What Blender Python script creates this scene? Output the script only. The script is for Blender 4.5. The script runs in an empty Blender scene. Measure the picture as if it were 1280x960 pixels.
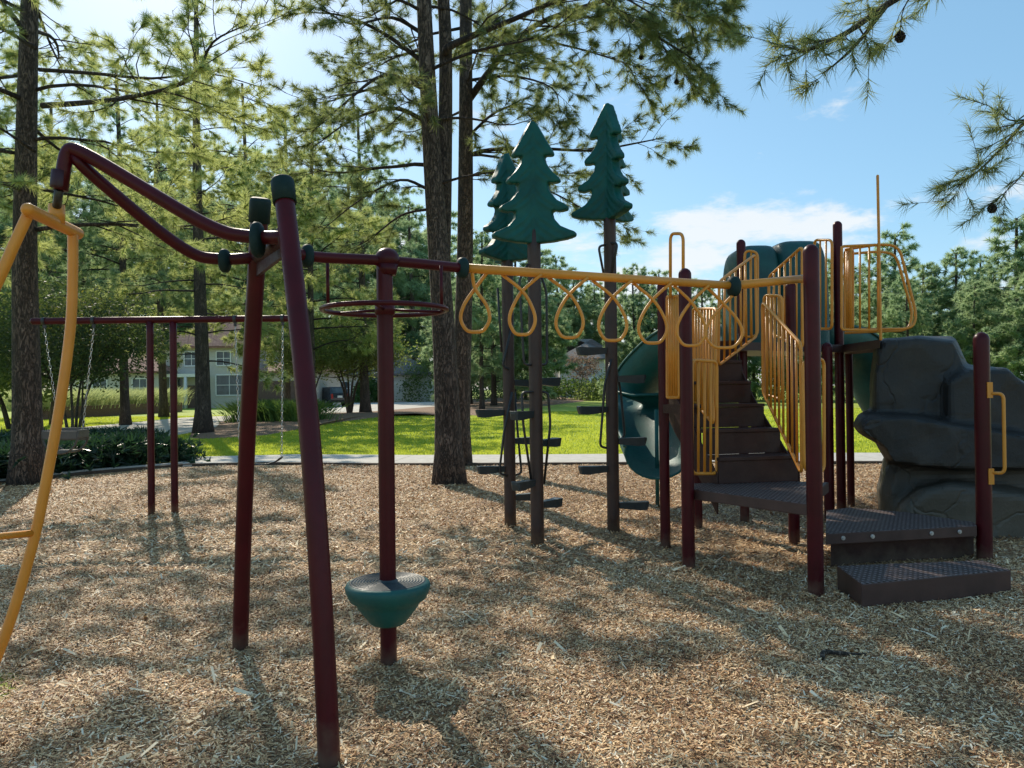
import bpy, math, random
import numpy as np
from mathutils import Vector, Matrix
R = math.radians
PI = math.pi
random.seed(7)
rng = np.random.default_rng(11)
scene = bpy.context.scene
COL = scene.collection

# ------------------------------------------------------------------ camera
F = 962.0                      # focal length in photo pixels (1280 wide)
PITCH = math.atan(6 / F)
ROLL = 0.012
CAMZ = 1.5
fw = Vector((0, math.cos(PITCH), math.sin(PITCH)))
up0 = Vector((0, -math.sin(PITCH), math.cos(PITCH)))
rt0 = Vector((1, 0, 0))
cu = (up0 + rt0 * ROLL).normalized()
cr = (rt0 - up0 * ROLL).normalized()
CAM = Vector((0, 0, CAMZ))
cd = bpy.data.cameras.new('camera')
cam = bpy.data.objects.new('camera', cd)
COL.objects.link(cam)
M = Matrix((cr, cu, -fw)).transposed().to_4x4()
M.translation = CAM
cam.matrix_world = M
cd.sensor_width = 36
cd.lens = 36 * F / 1280
cd.clip_end = 3000
cd.clip_start = 0.05
scene.camera = cam


def ray(px, py):
    return cr * ((px - 640) / F) + cu * ((480 - py) / F) + fw


def at(px, py, Y):
    """survey point: world position seen at that photo position, Y metres away"""
    d = ray(px, py)
    return CAM + d * (Y / d.y)


def G(px, py, z=0.0):
    d = ray(px, py)
    return CAM + d * ((z - CAMZ) / d.z)


def atz(px, py, z):
    return G(px, py, z)


# ------------------------------------------------------------------ materials
def newmat(name):
    m = bpy.data.materials.new(name)
    m.use_nodes = True
    nt = m.node_tree
    b = nt.nodes['Principled BSDF']
    return m, nt, b


def ramp(nt, stops, src=None):
    r = nt.nodes.new('ShaderNodeValToRGB')
    el = r.color_ramp.elements
    while len(el) < len(stops):
        el.new(0.5)
    for e, (p, c) in zip(el, stops):
        e.position = p
        e.color = (c[0], c[1], c[2], 1)
    if src is not None:
        nt.links.new(src, r.inputs[0])
    return r


def noise(nt, scale, detail=4, vec=None, rough=0.55, dist=0):
    n = nt.nodes.new('ShaderNodeTexNoise')
    n.inputs['Scale'].default_value = scale
    n.inputs['Detail'].default_value = detail
    n.inputs['Roughness'].default_value = rough
    n.inputs['Distortion'].default_value = dist
    if vec is not None:
        nt.links.new(vec, n.inputs['Vector'])
    return n


def coords(nt, scale=(1, 1, 1), rot=(0, 0, 0), kind='Object'):
    t = nt.nodes.new('ShaderNodeTexCoord')
    mp = nt.nodes.new('ShaderNodeMapping')
    mp.inputs['Scale'].default_value = scale
    mp.inputs['Rotation'].default_value = rot
    nt.links.new(t.outputs[kind], mp.inputs[0])
    return mp.outputs[0]


def bump(nt, b, h, strength=0.3, dist=0.02):
    bp = nt.nodes.new('ShaderNodeBump')
    bp.inputs['Strength'].default_value = strength
    bp.inputs['Distance'].default_value = dist
    nt.links.new(h, bp.inputs['Height'])
    nt.links.new(bp.outputs[0], b.inputs['Normal'])
    return bp


def mixc(nt, fac, a, c2, mode='MIX'):
    mx = nt.nodes.new('ShaderNodeMix')
    mx.data_type = 'RGBA'
    mx.blend_type = mode
    for s, v in ((0, fac), (6, a), (7, c2)):
        if isinstance(v, (int, float)):
            mx.inputs[s].default_value = v
        elif isinstance(v, tuple):
            mx.inputs[s].default_value = (v[0], v[1], v[2], 1)
        else:
            nt.links.new(v, mx.inputs[s])
    return mx.outputs[2]


def paint(name, c, c2, rough=0.3, dirt=None, bumpy=0.02, coat=0.3, scale=6.0):
    m, nt, b = newmat(name)
    v = coords(nt)
    n = noise(nt, scale, 6, v)
    r = ramp(nt, [(0.3, c), (0.7, c2)], n.outputs[0])
    col = r.outputs[0]
    g = nt.nodes.new('ShaderNodeNewGeometry')
    sp = nt.nodes.new('ShaderNodeSeparateXYZ')
    nt.links.new(g.outputs['Position'], sp.inputs[0])
    if dirt:
        n2 = noise(nt, 9, 5, v)
        ad = nt.nodes.new('ShaderNodeMath'); ad.operation = 'MULTIPLY_ADD'
        ad.inputs[1].default_value = 0.35
        nt.links.new(n2.outputs[0], ad.inputs[0])
        mz = nt.nodes.new('ShaderNodeMath'); mz.operation = 'MULTIPLY'
        mz.inputs[1].default_value = -1
        nt.links.new(sp.outputs[2], mz.inputs[0])
        nt.links.new(mz.outputs[0], ad.inputs[2])
        dr = ramp(nt, [(0.0, (0, 0, 0)), (0.22, (0.6, 0.6, 0.6))], ad.outputs[0])
        col = mixc(nt, dr.outputs[0], col, dirt)
    nt.links.new(col, b.inputs['Base Color'])
    n3 = noise(nt, 40, 4, v)
    rr = nt.nodes.new('ShaderNodeMapRange')
    rr.inputs['To Min'].default_value = rough * 0.75
    rr.inputs['To Max'].default_value = rough * 1.5
    nt.links.new(n3.outputs[0], rr.inputs[0])
    nt.links.new(rr.outputs[0], b.inputs['Roughness'])
    b.inputs['Coat Weight'].default_value = coat
    b.inputs['Coat Roughness'].default_value = 0.25
    bump(nt, b, n3.outputs[0], bumpy * 10, 0.004)
    return m


DUST = (0.20, 0.15, 0.10)
m_maroon = paint('maroon_powder_coat', (0.048, 0.003, 0.006), (0.075, 0.004, 0.009), 0.33, DUST, coat=0.0)
m_maroon.node_tree.nodes['Principled BSDF'].inputs['Specular IOR Level'].default_value = 0.24
m_maroon_dk = paint('dark_maroon_powder_coat', (0.03, 0.005, 0.010), (0.045, 0.007, 0.013), 0.5, DUST, coat=0.0)
m_yellow = paint('golden_yellow_powder_coat', (0.66, 0.245, 0.02), (0.76, 0.30, 0.032), 0.38, DUST, coat=0.15)
m_teal = paint('teal_moulded_plastic', (0.002, 0.078, 0.069), (0.005, 0.11, 0.094), 0.55, DUST, 0.03, coat=0.08)
m_teal_dk = paint('dark_teal_moulded_plastic', (0.003, 0.055, 0.055), (0.006, 0.085, 0.08), 0.5, None, 0.03, coat=0.1)
m_tealcap = paint('dark_green_cap_plastic', (0.005, 0.019, 0.019), (0.008, 0.028, 0.027), 0.55, None, coat=0.0)
m_tealcap.node_tree.nodes['Principled BSDF'].inputs['Specular IOR Level'].default_value = .25
m_brownpost = paint('brown_post_paint', (0.038, 0.020, 0.016), (0.062, 0.030, 0.02), 0.5, DUST, coat=0.05)
m_black = paint('black_coated_steel', (0.012, 0.012, 0.014), (0.025, 0.024, 0.024), 0.5, None)
m_peg = paint('slate_green_step_plastic', (0.014, 0.026, 0.03), (0.03, 0.045, 0.05), 0.55, None)
m_steel = paint('zinc_plated_steel', (0.45, 0.45, 0.44), (0.6, 0.6, 0.58), 0.4, None)
m_steel.node_tree.nodes['Principled BSDF'].inputs['Metallic'].default_value = 0.8
m_brown = paint('dark_brown_vinyl', (0.042, 0.018, 0.014), (0.068, 0.032, 0.025), 0.55, DUST, 0.05, coat=0.1)
m_brown.node_tree.nodes['Principled BSDF'].inputs['Specular IOR Level'].default_value = .25
m_rubber = paint('grey_swing_plastic', (0.07, 0.062, 0.055), (0.12, 0.105, 0.09), 0.65, None)
m_white = paint('white_paint', (0.7, 0.7, 0.67), (0.8, 0.8, 0.77), 0.5, None)


def treegreen_mat():
    m, nt, b = newmat('moulded_fir_crown_plastic')
    v = coords(nt)
    w = nt.nodes.new('ShaderNodeTexWave')
    w.wave_type = 'BANDS'; w.bands_direction = 'Z'
    w.inputs['Scale'].default_value = 2.2
    w.inputs['Distortion'].default_value = 9.0
    w.inputs['Detail'].default_value = 2
    nt.links.new(v, w.inputs[0])
    n = noise(nt, 5, 4, v)
    r = ramp(nt, [(0.3, (0.001, 0.058, 0.052)), (0.7, (0.004, 0.10, 0.086))], n.outputs[0])
    nt.links.new(r.outputs[0], b.inputs['Base Color'])
    b.inputs['Roughness'].default_value = 0.5
    b.inputs['Specular IOR Level'].default_value = 0.3
    bump(nt, b, w.outputs[0], 0.15, 0.01)
    return m


m_fir = treegreen_mat()


def deck_mat():
    m, nt, b = newmat('perforated_brown_deck')
    v = coords(nt, (1, 1, 1), (0, 0, R(28)))
    br = nt.nodes.new('ShaderNodeTexBrick')
    br.inputs['Scale'].default_value = 10
    br.inputs['Mortar Size'].default_value = 0.085
    br.inputs['Mortar Smooth'].default_value = 0.15
    br.inputs['Brick Width'].default_value = 0.62
    br.inputs['Row Height'].default_value = 0.32
    br.inputs['Color1'].default_value = (0.008, 0.007, 0.006, 1)
    br.inputs['Color2'].default_value = (0.05, 0.035, 0.02, 1)
    br.inputs['Mortar'].default_value = (0.15, 0.11, 0.105, 1)  # web between slots lightened on top faces, painting in the sky's reflection
    nt.links.new(v, br.inputs['Vector'])
    g = nt.nodes.new('ShaderNodeNewGeometry')
    sp = nt.nodes.new('ShaderNodeSeparateXYZ')
    nt.links.new(g.outputs['Normal'], sp.inputs[0])
    st = nt.nodes.new('ShaderNodeMath'); st.operation = 'GREATER_THAN'
    st.inputs[1].default_value = 0.8
    nt.links.new(sp.outputs[2], st.inputs[0])
    n = noise(nt, 7, 5, v)
    r = ramp(nt, [(0.3, (0.045, 0.020, 0.016)), (0.75, (0.08, 0.04, 0.032))], n.outputs[0])
    col = mixc(nt, st.outputs[0], r.outputs[0], br.outputs[0])
    nt.links.new(col, b.inputs['Base Color'])
    b.inputs['Roughness'].default_value = 0.5
    inv = nt.nodes.new('ShaderNodeMapRange'); inv.inputs['To Min'].default_value = 0.0; inv.inputs['To Max'].default_value = 0.5; nt.links.new(br.outputs['Fac'], inv.inputs[0]); iv2 = nt.nodes.new('ShaderNodeMath'); iv2.operation = 'MAXIMUM'; om = nt.nodes.new('ShaderNodeMath'); om.operation = 'SUBTRACT'; om.inputs[0].default_value = .5; nt.links.new(st.outputs[0], om.inputs[1]); nt.links.new(inv.outputs[0], iv2.inputs[0]); nt.links.new(om.outputs[0], iv2.inputs[1]); nt.links.new(iv2.outputs[0], b.inputs['Specular IOR Level'])
    ml = nt.nodes.new('ShaderNodeMath'); ml.operation = 'MULTIPLY'
    nt.links.new(br.outputs['Fac'], ml.inputs[0]); nt.links.new(st.outputs[0], ml.inputs[1])
    bump(nt, b, ml.outputs[0], 0.8, 0.01)
    return m


m_deck = deck_mat()


def rock_mat():
    m, nt, b = newmat('dark_moulded_rock')
    v = coords(nt)
    n = noise(nt, 2.2, 8, v, 0.6)
    r = ramp(nt, [(0.3, (0.008, 0.008, 0.008)), (0.55, (0.018, 0.016, 0.014)), (0.8, (0.042, 0.036, 0.03))], n.outputs[0])
    g = nt.nodes.new('ShaderNodeNewGeometry')
    sp = nt.nodes.new('ShaderNodeSeparateXYZ')
    nt.links.new(g.outputs['Position'], sp.inputs[0])
    rz = ramp(nt, [(0.2, (0.6, 0.6, 0.6)), (0.75, (0, 0, 0))], sp.outputs[2])
    col = mixc(nt, rz.outputs[0], r.outputs[0], (0.15, 0.125, 0.085))
    nt.links.new(col, b.inputs['Base Color'])
    b.inputs['Roughness'].default_value = 0.56
    n2 = noise(nt, 22, 10, v, 0.75)
    vo = nt.nodes.new('ShaderNodeTexVoronoi')
    vo.feature = 'DISTANCE_TO_EDGE'
    vo.inputs['Scale'].default_value = 1.3
    nd = noise(nt, 2.0, 3, v)
    vv = mixc(nt, 0.35, v, nd.outputs[1])
    nt.links.new(vv, vo.inputs['Vector'])
    cr_ = ramp(nt, [(0.0, (0, 0, 0)), (0.02, (1, 1, 1))], vo.outputs[0])
    h = mixc(nt, 0.55, n2.outputs[0], cr_.outputs[0])
    bump(nt, b, h, 0.6, 0.025)
    return m


m_rock = rock_mat()


def foliage_mat(name, c1, c2, tr, trfac=0.45, scale=0.8, rough=0.6):
    m = bpy.data.materials.new(name)
    m.use_nodes = True
    nt = m.node_tree
    nt.nodes.clear()
    out = nt.nodes.new('ShaderNodeOutputMaterial')
    v = coords(nt)
    n = noise(nt, scale, 3, v)
    oi = nt.nodes.new('ShaderNodeObjectInfo')
    r = ramp(nt, [(0.32, c1), (0.68, c2)], n.outputs[0])
    hs = nt.nodes.new('ShaderNodeHueSaturation')
    mr = nt.nodes.new('ShaderNodeMapRange')
    mr.inputs['To Min'].default_value = 0.75
    mr.inputs['To Max'].default_value = 1.25
    nt.links.new(oi.outputs['Random'], mr.inputs[0])
    nt.links.new(mr.outputs[0], hs.inputs['Value'])
    nt.links.new(r.outputs[0], hs.inputs['Color'])
    p = nt.nodes.new('ShaderNodeBsdfPrincipled')
    p.inputs['Roughness'].default_value = rough
    p.inputs['Specular IOR Level'].default_value = 0.35
    nt.links.new(hs.outputs[0], p.inputs['Base Color'])
    t = nt.nodes.new('ShaderNodeBsdfTranslucent')
    r2 = ramp(nt, [(0.3, (tr[0] * 0.65, tr[1] * 0.75, tr[2] * 0.8)), (0.7, tr)], n.outputs[0])
    nt.links.new(r2.outputs[0], t.inputs[0])
    mx = nt.nodes.new('ShaderNodeMixShader')
    mx.inputs[0].default_value = trfac
    nt.links.new(p.outputs[0], mx.inputs[1])
    nt.links.new(t.outputs[0], mx.inputs[2])
    nt.links.new(mx.outputs[0], out.inputs[0])
    return m


m_needle = foliage_mat('pine_needles', (0.055, 0.10, 0.04), (0.12, 0.17, 0.06), (0.80, 0.82, 0.28), 0.58)  # needle colour raised to stand in for the hazy backlight glow at left
m_needle_dk = foliage_mat('dark_pine_needles', (0.03, 0.06, 0.03), (0.07, 0.11, 0.045), (0.46, 0.50, 0.16), 0.48)
m_needle_haze = foliage_mat('haze_paled_pine_needles', (0.08, 0.15, 0.09), (0.18, 0.26, 0.12), (0.62, 0.76, 0.38), 0.52, 0.45)  # aerial haze put into the colour: paler, brighter needles
m_leaf = foliage_mat('broad_leaves', (0.035, 0.07, 0.025), (0.09, 0.13, 0.04), (0.36, 0.44, 0.10), 0.45)
m_leaf_dk = foliage_mat('dark_broad_leaves', (0.02, 0.04, 0.018), (0.05, 0.075, 0.028), (0.20, 0.25, 0.06), 0.35)
m_leaf_y = foliage_mat('yellowing_leaves', (0.14, 0.14, 0.02), (0.28, 0.24, 0.03), (0.60, 0.50, 0.06), 0.45)
m_shrub = foliage_mat('shrub_leaves', (0.008, 0.025, 0.012), (0.025, 0.06, 0.03), (0.06, 0.14, 0.05), 0.25, 3, 0.35)
m_hedge = foliage_mat('hedge_leaves', (0.03, 0.07, 0.02), (0.07, 0.14, 0.035), (0.22, 0.34, 0.06), 0.35, 2)
m_orngrass = foliage_mat('ornamental_grass_blades', (0.18, 0.24, 0.08), (0.34, 0.38, 0.15), (0.7, 0.72, 0.3), 0.5, 1)
m_grass = foliage_mat('lawn_blades', (0.15, 0.21, 0.025), (0.24, 0.29, 0.035), (0.85, 0.88, 0.10), 0.5, 0.35)


def bark_mat(name, c1, c2, c3):
    m, nt, b = newmat(name)
    v = coords(nt, (1, 1, 0.22))
    n = noise(nt, 9, 8, v, 0.65, 0.4)
    vo = nt.nodes.new('ShaderNodeTexVoronoi')
    vo.feature = 'DISTANCE_TO_EDGE'
    vo.inputs['Scale'].default_value = 24
    nv = mixc(nt, 0.3, v, n.outputs[1])
    nt.links.new(nv, vo.inputs['Vector'])
    e = ramp(nt, [(0.0, (0, 0, 0)), (0.16, (1, 1, 1))], vo.outputs[0])
    r = ramp(nt, [(0.3, c1), (0.52, c2), (0.75, c3)], n.outputs[0])
    col = mixc(nt, e.outputs[0], (c1[0] * 0.6, c1[1] * 0.6, c1[2] * 0.6), r.outputs[0])
    nt.links.new(col, b.inputs['Base Color'])
    b.inputs['Roughness'].default_value = 0.9
    h = mixc(nt, 0.4, e.outputs[0], n.outputs[0])
    bump(nt, b, h, 1.0, 0.05)
    return m


m_bark = bark_mat('pine_bark', (0.07, 0.05, 0.038), (0.14, 0.10, 0.075), (0.23, 0.175, 0.14))
m_bark_dk = bark_mat('dark_twig_bark', (0.04, 0.03, 0.024), (0.07, 0.05, 0.04), (0.11, 0.08, 0.065))
m_bark_sm = bark_mat('smooth_tan_bark', (0.10, 0.075, 0.055), (0.17, 0.13, 0.10), (0.25, 0.19, 0.15))


def ground_mat(name, stops, scale, bs, bd, scale2=None, patch=None, rough=0.9):
    m, nt, b = newmat(name)
    v = coords(nt)
    n = noise(nt, scale, 10, v, 0.7)
    r = ramp(nt, stops, n.outputs[0])
    col = r.outputs[0]
    if patch:
        n2 = noise(nt, scale2, 4, v)
        rr = ramp(nt, [(0.4, (0, 0, 0)), (0.7, (1, 1, 1))], n2.outputs[0])
        col = mixc(nt, rr.outputs[0], col, patch)
    nt.links.new(col, b.inputs['Base Color'])
    b.inputs['Roughness'].default_value = rough
    bump(nt, b, n.outputs[0], bs, bd)
    return m


m_mulch = ground_mat('wood_mulch', [(0.36, (0.14, 0.08, 0.04)), (0.5, (0.46, 0.29, 0.15)), (0.66, (0.8, 0.58, 0.32))], 34, 1.0, 0.03)
m_bed = ground_mat('pine_straw_bed', [(0.35, (0.10, 0.05, 0.03)), (0.52, (0.26, 0.15, 0.09)), (0.7, (0.48, 0.32, 0.2))], 22, 1.0, 0.04)
m_lawnbase = ground_mat('lawn_turf', [(0.3, (0.22, 0.31, 0.025)), (0.7, (0.36, 0.46, 0.045))], 9, 0.6, 0.03, 0.25, (0.40, 0.44, 0.06))
m_conc = ground_mat('concrete', [(0.3, (0.42, 0.39, 0.34)), (0.7, (0.60, 0.56, 0.5))], 6, 0.15, 0.01)
m_asph = ground_mat('asphalt', [(0.3, (0.05, 0.05, 0.05)), (0.7, (0.09, 0.09, 0.085))], 12, 0.3, 0.01)
m_timber = ground_mat('dark_timber_edging', [(0.3, (0.05, 0.035, 0.025)), (0.7, (0.12, 0.085, 0.06))], 12, 0.4, 0.01)


def brick_mat(name, c1, c2, mortar, scale=4.0):
    m, nt, b = newmat(name)
    t = nt.nodes.new('ShaderNodeTexCoord')
    sp = nt.nodes.new('ShaderNodeSeparateXYZ')
    nt.links.new(t.outputs['Object'], sp.inputs[0])
    ad = nt.nodes.new('ShaderNodeMath'); ad.operation = 'ADD'
    nt.links.new(sp.outputs[0], ad.inputs[0]); nt.links.new(sp.outputs[1], ad.inputs[1])
    cb = nt.nodes.new('ShaderNodeCombineXYZ')
    nt.links.new(ad.outputs[0], cb.inputs[0]); nt.links.new(sp.outputs[2], cb.inputs[1])
    br = nt.nodes.new('ShaderNodeTexBrick')
    br.inputs['Scale'].default_value = scale
    br.inputs['Color1'].default_value = (*c1, 1)
    br.inputs['Color2'].default_value = (*c2, 1)
    br.inputs['Mortar'].default_value = (*mortar, 1)
    br.inputs['Mortar Size'].default_value = 0.02
    nt.links.new(cb.outputs[0], br.inputs['Vector'])
    nt.links.new(br.outputs[0], b.inputs['Base Color'])
    b.inputs['Roughness'].default_value = 0.85
    bump(nt, b, br.outputs['Fac'], 0.3, 0.01)
    return m


m_brick = brick_mat('red_brown_brick', (0.14, 0.06, 0.04), (0.20, 0.09, 0.06), (0.25, 0.22, 0.19))
m_cream = brick_mat('cream_painted_brick', (0.55, 0.52, 0.46), (0.62, 0.58, 0.5), (0.5, 0.47, 0.42))
m_tile = brick_mat('terracotta_roof_tile', (0.26, 0.12, 0.085), (0.36, 0.19, 0.14), (0.10, 0.05, 0.04), 1.6)
m_slate = brick_mat('grey_brown_shingle', (0.16, 0.14, 0.13), (0.22, 0.19, 0.17), (0.08, 0.07, 0.06), 2.5)
m_door = paint('brown_garage_door', (0.09, 0.05, 0.04), (0.13, 0.075, 0.055), 0.6, None)
m_creamdoor = paint('cream_garage_door', (0.58, 0.54, 0.46), (0.66, 0.61, 0.52), 0.6, None)
m_glass, _nt, _b = newmat('window_glass')
_n = noise(_nt, 1.5, 3, coords(_nt))
_r = ramp(_nt, [(0.3, (0.03, 0.05, 0.06)), (0.7, (0.10, 0.14, 0.16))], _n.outputs[0])
_nt.links.new(_r.outputs[0], _b.inputs['Base Color'])
_b.inputs['Roughness'].default_value = 0.12
m_car = paint('dark_blue_car_paint', (0.015, 0.022, 0.035), (0.022, 0.03, 0.045), 0.25, None, 0.0, 0.8)
m_red = paint('red_tail_lamp', (0.4, 0.01, 0.01), (0.5, 0.02, 0.02), 0.25, None)
m_tyre = paint('tyre_rubber', (0.012, 0.012, 0.012), (0.02, 0.02, 0.02), 0.8, None)


def chip_mat():
    m, nt, b = newmat('loose_wood_chips')
    a = nt.nodes.new('ShaderNodeAttribute')
    a.attribute_name = 'tint'
    r = ramp(nt, [(0.0, (0.34, 0.13, 0.05)), (0.14, (0.10, 0.05, 0.025)), (0.34, (0.40, 0.22, 0.105)), (0.55, (0.80, 0.505, 0.245)), (0.80, (0.98, 0.73, 0.42)), (1.0, (0.98, 0.86, 0.64))], a.outputs['Fac'])
    g = nt.nodes.new('ShaderNodeNewGeometry')
    n = noise(nt, 0.9, 5, g.outputs['Position'])
    r2 = ramp(nt, [(0.35, (0.75, 0.68, 0.62)), (0.6, (1.0, 1.0, 1.0))], n.outputs[0])
    col = mixc(nt, 1.0, r.outputs[0], r2.outputs[0], 'MULTIPLY')
    nt.links.new(col, b.inputs['Base Color'])
    b.inputs['Roughness'].default_value = 0.62
    b.inputs['Specular IOR Level'].default_value = 0.3
    return m


m_chip = chip_mat()

# ------------------------------------------------------------------ mesh building
ORG = {}


class MB:
    def __init__(s):
        s.v = []; s.f = []; s.sm = []

    def add(s, vs, fs, smooth=True):
        k = len(s.v)
        s.v.extend([tuple(v) for v in vs])
        for f in fs:
            s.f.append(tuple(i + k for i in f)); s.sm.append(smooth)
        return s

    def tube(s, pts, r, n=12, caps='flat', closed=False, squash=None):
        pts = [Vector(p) for p in pts]
        # drop duplicates
        q = [pts[0]]
        rs0 = list(r) if isinstance(r, (list, tuple)) else [r] * len(pts)
        rs = [rs0[0]]
        for p, rr in zip(pts[1:], rs0[1:]):
            if (p - q[-1]).length > 1e-5:
                q.append(p); rs.append(rr)
        pts = q
        m = len(pts)
        tang = []
        for i in range(m):
            if closed:
                t = pts[(i + 1) % m] - pts[i - 1]
            elif i == 0:
                t = pts[1] - pts[0]
            elif i == m - 1:
                t = pts[-1] - pts[-2]
            else:
                t = (pts[i + 1] - pts[i]).normalized() + (pts[i] - pts[i - 1]).normalized()
            tang.append(t.normalized())
        if caps == 'round' and not closed:
            a, b = [], []
            for th in (15, 40, 65, 82):
                c, sn = math.cos(R(th)), math.sin(R(th))
                a.append((pts[0] - tang[0] * rs[0] * sn, rs[0] * c, tang[0]))
                b.append((pts[-1] + tang[-1] * rs[-1] * sn, rs[-1] * c, tang[-1]))
            seq = a[::-1] + [(p, rr, t) for p, rr, t in zip(pts, rs, tang)] + b
            pts = [x[0] for x in seq]; rs = [x[1] for x in seq]; tang = [x[2] for x in seq]
            m = len(pts)
        t0 = tang[0]
        ref = Vector((0, 0, 1)) if abs(t0.z) < 0.9 else Vector((1, 0, 0))
        u = (ref - t0 * ref.dot(t0)).normalized()
        rings = []
        for i in range(m):
            t = tang[i]
            u = (u - t * u.dot(t))
            if u.length < 1e-6:
                u = t.orthogonal()
            u.normalize()
            w = t.cross(u)
            ring = []
            for j in range(n):
                a_ = 2 * PI * j / n
                su, sw = (1, 1) if squash is None else squash
                ring.append(pts[i] + u * (math.cos(a_) * rs[i] * su) + w * (math.sin(a_) * rs[i] * sw))
            rings.append(ring)
        vs = [v for ring in rings for v in ring]
        fs = []
        mm = m if closed else m - 1
        for i in range(mm):
            for j in range(n):
                a_ = i * n + j; b_ = i * n + (j + 1) % n
                c_ = ((i + 1) % m) * n + (j + 1) % n; d_ = ((i + 1) % m) * n + j
                fs.append((a_, b_, c_, d_))
        k = len(s.v)
        s.add(vs, fs, True)
        if not closed:
            s.f.append(tuple(k + j for j in range(n))[::-1]); s.sm.append(False)
            s.f.append(tuple(k + (m - 1) * n + j for j in range(n))); s.sm.append(False)
        return s

    def box(s, c, size, rot=0.0):
        c = Vector(c); hx, hy, hz = [k / 2 for k in size]
        ca, sa = math.cos(rot), math.sin(rot)
        vs = []
        for dz in (-hz, hz):
            for dx, dy in ((-hx, -hy), (hx, -hy), (hx, hy), (-hx, hy)):
                vs.append((c.x + dx * ca - dy * sa, c.y + dx * sa + dy * ca, c.z + dz))
        fs = [(3, 2, 1, 0), (4, 5, 6, 7), (0, 1, 5, 4), (1, 2, 6, 5), (2, 3, 7, 6), (3, 0, 4, 7)]
        return s.add(vs, fs, False)

    def prism(s, poly, z0, z1):
        """horizontal polygon (x,y) extruded z0..z1"""
        a = sum(poly[i][0] * poly[(i + 1) % len(poly)][1] - poly[(i + 1) % len(poly)][0] * poly[i][1] for i in range(len(poly)))
        if a < 0:
            poly = poly[::-1]
        n = len(poly)
        vs = [(p[0], p[1], z0) for p in poly] + [(p[0], p[1], z1) for p in poly]
        fs = [tuple(range(n))[::-1], tuple(range(n, 2 * n))]
        for i in range(n):
            j = (i + 1) % n
            fs.append((i, j, n + j, n + i))
        return s.add(vs, fs, False)

    def slab(s, pts, thick):
        """any planar polygon given thickness along its normal (both sides)"""
        pts = [Vector(p) for p in pts]
        nrm = (pts[1] - pts[0]).cross(pts[2] - pts[0]).normalized() * (thick / 2)
        n = len(pts)
        vs = [p - nrm for p in pts] + [p + nrm for p in pts]
        fs = [tuple(range(n))[::-1], tuple(range(n, 2 * n))]
        for i in range(n):
            j = (i + 1) % n
            fs.append((i, j, n + j, n + i))
        return s.add(vs, fs, False)

    def lathe(s, c, prof, n=32):
        c = Vector(c)
        vs, fs = [], []
        for r, z in prof:
            for j in range(n):
                a = 2 * PI * j / n
                vs.append((c.x + r * math.cos(a), c.y + r * math.sin(a), c.z + z))
        for i in range(len(prof) - 1):
            for j in range(n):
                fs.append((i * n + j, i * n + (j + 1) % n, (i + 1) * n + (j + 1) % n, (i + 1) * n + j))
        return s.add(vs, fs, True)

    def ell(s, c, rad, rot=None, n=14, p=1.0):
        c = Vector(c)
        vs, fs = [], []
        mrot = rot or Matrix.Identity(3)

        def sg(v):
            return math.copysign(abs(v) ** p, v)
        rows = n // 2
        for i in range(rows + 1):
            th = PI * i / rows
            for j in range(n):
                ph = 2 * PI * j / n
                v = Vector((sg(math.sin(th)) * sg(math.cos(ph)) * rad[0], sg(math.sin(th)) * sg(math.sin(ph)) * rad[1], sg(math.cos(th)) * rad[2]))
                vs.append(c + mrot @ v)
        for i in range(rows):
            for j in range(n):
                fs.append((i * n + j, (i + 1) * n + j, (i + 1) * n + (j + 1) % n, i * n + (j + 1) % n))
        return s.add(vs, fs, True)

    def build(s, name, mat, parent=None, org=None, bevel=0):
        o0 = Vector(org) if org is not None else (ORG[parent.name] if parent is not None else Vector((0, 0, 0)))
        me = bpy.data.meshes.new(name)
        me.from_pydata([(v[0] - o0.x, v[1] - o0.y, v[2] - o0.z) for v in s.v], [], s.f)
        me.polygons.foreach_set('use_smooth', s.sm)
        me.validate()
        me.update()
        me.materials.append(mat)
        o = bpy.data.objects.new(name, me)
        COL.objects.link(o)
        ORG[o.name] = o0.copy()
        if parent is not None:
            o.parent = parent
        else:
            o.location = o0
        if bevel:
            b = o.modifiers.new('bevel', 'BEVEL')
            b.width = bevel; b.segments = 2; b.limit_method = 'ANGLE'; b.angle_limit = R(40)
        return o


def npmesh(name, verts, k, mat, parent=None, org=None, tint=None, smooth=False):
    """verts (n*k,3): n separate k-gons"""
    o0 = Vector(org) if org is not None else (ORG[parent.name] if parent is not None else Vector((0, 0, 0)))
    verts = np.asarray(verts, dtype=np.float32).reshape(-1, 3) - np.array(o0, dtype=np.float32)
    nv = len(verts); nf = nv // k
    me = bpy.data.meshes.new(name)
    me.vertices.add(nv); me.loops.add(nv); me.polygons.add(nf)
    me.vertices.foreach_set('co', verts.ravel())
    me.loops.foreach_set('vertex_index', np.arange(nv, dtype=np.int32))
    me.polygons.foreach_set('loop_start', np.arange(0, nv, k, dtype=np.int32))
    me.polygons.foreach_set('loop_total', np.full(nf, k, dtype=np.int32))
    me.update(calc_edges=True)
    if tint is not None:
        at_ = me.attributes.new('tint', 'FLOAT', 'FACE')
        at_.data.foreach_set('value', np.asarray(tint, dtype=np.float32))
    me.materials.append(mat)
    o = bpy.data.objects.new(name, me)
    COL.objects.link(o)
    ORG[o.name] = o0.copy()
    if parent is not None:
        o.parent = parent
    else:
        o.location = o0
    return o


def tag(o, label, cat, group=None, kind=None):
    if label: o['label'] = label
    if cat: o['category'] = cat
    if group: o['group'] = group
    if kind: o['kind'] = kind
    return o


def thing(name, loc, label, cat, group=None):
    o = bpy.data.objects.new(name, None)
    o.empty_display_size = 0.2
    COL.objects.link(o)
    o.location = loc
    ORG[o.name] = Vector(loc)
    return tag(o, label, cat, group)


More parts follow.
